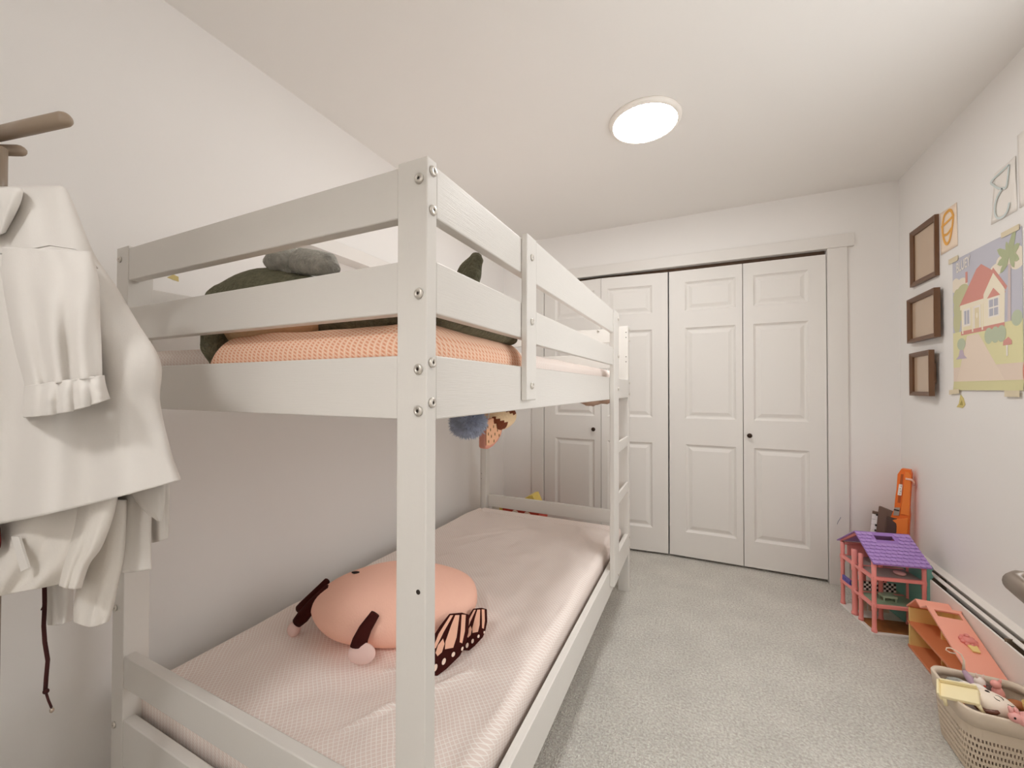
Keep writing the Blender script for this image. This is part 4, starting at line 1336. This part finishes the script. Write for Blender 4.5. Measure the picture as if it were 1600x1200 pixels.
mb.build('basket_rim', mat('basket_rim_plastic', 'DCCCB9', .45), kt2, smooth=True, solid=.0015)
MB().obox((bx - bhx * .985, by + .02, .182), (.0025, 0, 0), (0, .028, 0), (0, 0, .010)).build('handle_slot', mat('basket_slot_light', 'E9DDCD', .5), kt2, bevel=.004)
fl_ = MB().ell((bx, by, .085), (.092, .086, .080), None, 24, 14, lambda d, q: q * (1 + .08 * noise.noise(d * 3)))
o = fl_.build('toy_pile', mat('mixed_toy_pile', 'B9A9A0', .8, var=.35, vscale=18), loc=(bx, by, .005), smooth=True)
tag(o, 'jumble of small toys buried at the bottom of the beige basket', 'toys', None, 'stuff')

def rotm(rx, ry, rz):
    return Matrix.Rotation(rz, 3, 'Z') @ Matrix.Rotation(ry, 3, 'Y') @ Matrix.Rotation(rx, 3, 'X')
# cream toy table lying over the rim
M_ct = mat('cream_toy_plastic', 'F1E3B8', .4)
tc_ = Vector((1.137, 1.262, .226))
Rt = rotm(.42, -.30, -.50)
tt = thing('toy_table', tc_, 'cream toy table lying tipped across the basket rim', 'toy')
def tb(c, h, name, bev=.003, m=M_ct, par=None):
    q = [Rt @ Vector(v) for v in ((h[0], 0, 0), (0, h[1], 0), (0, 0, h[2]))]
    return MB().obox(tc_ + Rt @ Vector(c), *q).build(name, m, par or tt, bevel=bev)
tb((0, 0, 0), (.044, .026, .006), 'table_top')
for sx in (-1, 1):
    for sy in (-1, 1):
        mb = MB().tube([tc_ + Rt @ Vector((sx * .038, sy * .021, -.004)), tc_ + Rt @ Vector((sx * .040, sy * .023, -.020)), tc_ + Rt @ Vector((sx * .042, sy * .024, -.030))], [.007, .0045, .005], 10)
        mb.build('leg', M_ct, tt, smooth=True)
tb((0, .029, .004), (.044, .003, .014), 'table_edge')
tb((-.046, 0, .004), (.003, .028, .014), 'table_edge')
# big white toy dog
dc = Vector((1.218, 1.268, .214))
Rd = rotm(.2, .12, -.35)
dg = thing('toy_dog', dc, 'big white vinyl toy dog with a brown band lying on top of the basket', 'toy')
M_wv = mat('white_vinyl', 'F1E3D3', .4)
MB().ell(dc, (.052, .036, .034), Rd, 32, 20, lambda d, q: q * (1 + .12 * max(0, -d.x))).build('body', M_wv, dg, smooth=True)
q = [dc + Rd @ Vector(v) for v in ((-.046, -.026, -.002), (-.034, -.036, -.006), (-.016, -.039, -.004), (.0, -.038, .006), (.006, -.036, .012))]
MB().tube(q, [.006, .007, .007, .0065, .004], 12).build('brown_band', mat('brown_vinyl', '6B3D2A', .3), dg, smooth=True)
q = [dc + Rd @ Vector((.004 + .010 * math.cos(a), -.004 + .009 * math.sin(a), .0338 - .002 * (a / 6))) for a in [i * .45 for i in range(12)]]
MB().tube(q, .0011, 6).build('face_line', M_black, dg, smooth=True)
MB().ell(dc + Rd @ Vector((-.018, .006, .033)), (.006, .004, .002), Rd, 12, 8).build('eye', M_black, dg, smooth=True)
q = [dc + Rd @ Vector(v) for v in ((.022, -.012, .0315), (.030, -.010, .029), (.036, -.002, .026))]
MB().tube(q, .0009, 6).build('face_line', M_black, dg, smooth=True)
MB().ell(dc + Rd @ Vector((.05, -.014, .012)), (.010, .008, .008), Rd, 14, 8).build('nose', M_wv, dg, smooth=True)
# plain pink piglet toy
pc = Vector((1.272, 1.222, .218))
pg = thing('toy_piglet', pc, 'smooth pink toy piglet with a dot eye beside the white toy dog', 'toy')
M_pk = mat('pink_vinyl', 'E9A9A4', .4)
MB().ell(pc, (.040, .022, .022), rotm(0, .1, .45), 24, 16).build('body', M_pk, pg, smooth=True)
MB().ell(pc + Vector((-.036, -.012, .006)), (.016, .014, .014), None, 18, 12).build('head', M_pk, pg, smooth=True)
MB().ell(pc + Vector((-.043, -.024, .010)), (.0028, .0018, .0034), None, 10, 6).build('eye', M_black, pg, smooth=True)
for dx in (-.042, -.03):
    MB().tube([pc + Vector((dx, -.008, .014)), pc + Vector((dx - .002, -.004, .028)), pc + Vector((dx - .002, -.002, .032))], [.006, .005, .001], 10).build('ear', M_pk, pg, smooth=True)
# pink toy figure standing at the back
fc = Vector((1.268, 1.358, .20))
pf = thing('toy_figure', fc, 'coral pink toy figure standing near the far rim of the basket', 'toy')
M_cpk = mat('coral_vinyl', 'F0A9A0', .4)
MB().lathe(fc, [(.012, -.02), (.017, 0), (.014, .015), (.009, .024), (.003, .027)], 18).build('body', M_cpk, pf, smooth=True)
MB().ell(fc + Vector((-.006, -.002, .034)), (.013, .012, .013), None, 18, 12).build('head', M_cpk, pf, smooth=True)
MB().tube([fc + Vector((.004, 0, .042)), fc + Vector((.008, .002, .052))], [.005, .002], 10).build('ear', M_cpk, pf, smooth=True)
# white round headed toy and a white toy rabbit
for c, lab, r in ((Vector((1.176, 1.318, .222)), 'white round toy ball with a flat base behind the cream toy table', .019), (Vector((1.200, 1.305, .226)), 'white round headed toy between the cream table and the white dog', .023)):
    w_ = thing('toy_ball', c, lab, 'toy')
    MB().ell(c, (r, r * .95, r * .92), None, 22, 14).build('body', mat('white_toy', 'EFE5DC', .5), w_, smooth=True)
    MB().lathe(c - Vector((0, 0, r * 1.2)), [(r * .8, 0), (r * .7, r * .5), (r * .3, r * .6)], 18).build('stand', mat('white_toy_stand', 'E3D4C9', .5), w_, smooth=True)
c = Vector((1.223, 1.352, .232))
w_ = thing('toy_rabbit', c, 'small white toy rabbit with red cheeks behind the white toy ball', 'toy')
MB().ell(c, (.014, .013, .016), None, 18, 12).build('head', mat('rabbit_white', 'EDE0D8', .5), w_, smooth=True)
for dx in (-.006, .008):
    MB().tube([c + Vector((dx, 0, .012)), c + Vector((dx * 1.3, .002, .026))], [.004, .002], 8).build('ear', mat('rabbit_ear', 'E3C8BE', .5), w_, smooth=True)
MB().ell(c + Vector((.006, -.012, -.004)), (.004, .003, .003), None, 10, 6).build('cheek', M_red, w_, smooth=True)
# lilac toy with a wire loop
c = Vector((1.206, 1.392, .212))
w_ = thing('toy_fairy', c, 'lilac toy with a tall white wire loop at the basket rim', 'toy')
MB().tube([c + Vector((.004, .016, .016)), c + Vector((.008, -.004, .006)), c + Vector((.012, -.03, -.006)), c + Vector((.006, -.045, -.012))], [.007, .011, .010, .006], 14).build('body', mat('lilac_plastic', 'B79AAE', .45), w_, smooth=True)
q = [c + Vector(v) for v in ((.003, .018, .018), (.006, .022, .05), (.0, .024, .068), (-.012, .026, .076), (-.026, .026, .082), (-.036, .026, .080), (-.038, .026, .072), (-.028, .026, .066), (-.012, .026, .066))]
MB().tube(q, [.0045, .003, .002, .0018, .0018, .0018, .0018, .0018, .0018], 8).build('wire_loop', mat('cream_wire', 'EFDCC8', .5), w_, smooth=True)
# grey plush, brown ball, yellow cup
o = MB().ell((1.178, 1.372, .200), (.030, .020, .016), rotm(0, 0, -.1), 22, 14, lambda d, q: q * (1 + .15 * noise.noise(d * 4))).build('plush_mouse', M_whale2, loc=(1.178, 1.372, .2), smooth=True)
tag(o, 'grey plush lump tucked along the far rim of the basket', 'plush toy')
o = MB().ell((1.246, 1.376, .206), (.032, .016, .015), rotm(0, .2, -.3), 22, 14, lambda d, q: q * (1 + .2 * noise.noise(d * 5))).build('doll_hair', mat('dark_doll_hair', '75655F', .9, bump=(90, 1, .006)), loc=(1.246, 1.376, .2), smooth=True)
tag(o, 'dark grey tangled doll hair near the lilac toy in the basket', 'doll')
o = MB().ell((1.300, 1.332, .196), (.024, .02, .013), None, 22, 12).build('toy_bread', mat('bread_brown', 'A9683A', .5), loc=(1.3, 1.332, .196), smooth=True)
tag(o, 'brown rounded toy bread beside the coral toy figure', 'toy')
o = MB().lathe((1.315, 1.290, .196), [(.018, 0), (.021, .014), (.025, .034), (.023, .034), (.019, .014), (.016, .004)], 26).build('toy_cup', mat('mustard_plastic', 'D9B873', .45), loc=(1.315, 1.29, .196), smooth=True)
tag(o, 'mustard yellow toy cup in the basket by the wall heater', 'toy')
o = MB().ell((1.322, 1.248, .212), (.024, .018, .014), None, 20, 12).build('toy_chick', mat('pale_yellow_plastic', 'EAD98E', .45), loc=(1.322, 1.248, .212), smooth=True)
tag(o, 'pale yellow round toy just in front of the mustard cup', 'toy')
# blue toy beside the basket
c = Vector((1.352, 1.475, 0))
w_ = thing('toy_plane', c, 'blue toy with a yellow cone standing between basket and heater', 'toy')
M_bl = mat('toy_blue', '5C95C6', .4)
MB().tube([c + Vector((0, 0, .0)), c + Vector((0, 0, .10)), c + Vector((0, -.004, .150)), c + Vector((0, -.006, .158))], [(.016, .014), (.018, .014), (.017, .014), (.010, .009)], 16).build('body', M_bl, w_, smooth=True)
MB().obox(c + Vector((.0, -.018, .150)), (.013, 0, 0), (0, .022, 0), (0, 0, .012)).build('wing', M_bl, w_, bevel=.004)
MB().tube([c + Vector((-.012, .002, .150)), c + Vector((-.022, .006, .160)), c + Vector((-.034, .010, .168))], [.013, .010, .007], 14).build('cone', M_yellow, w_, smooth=True)
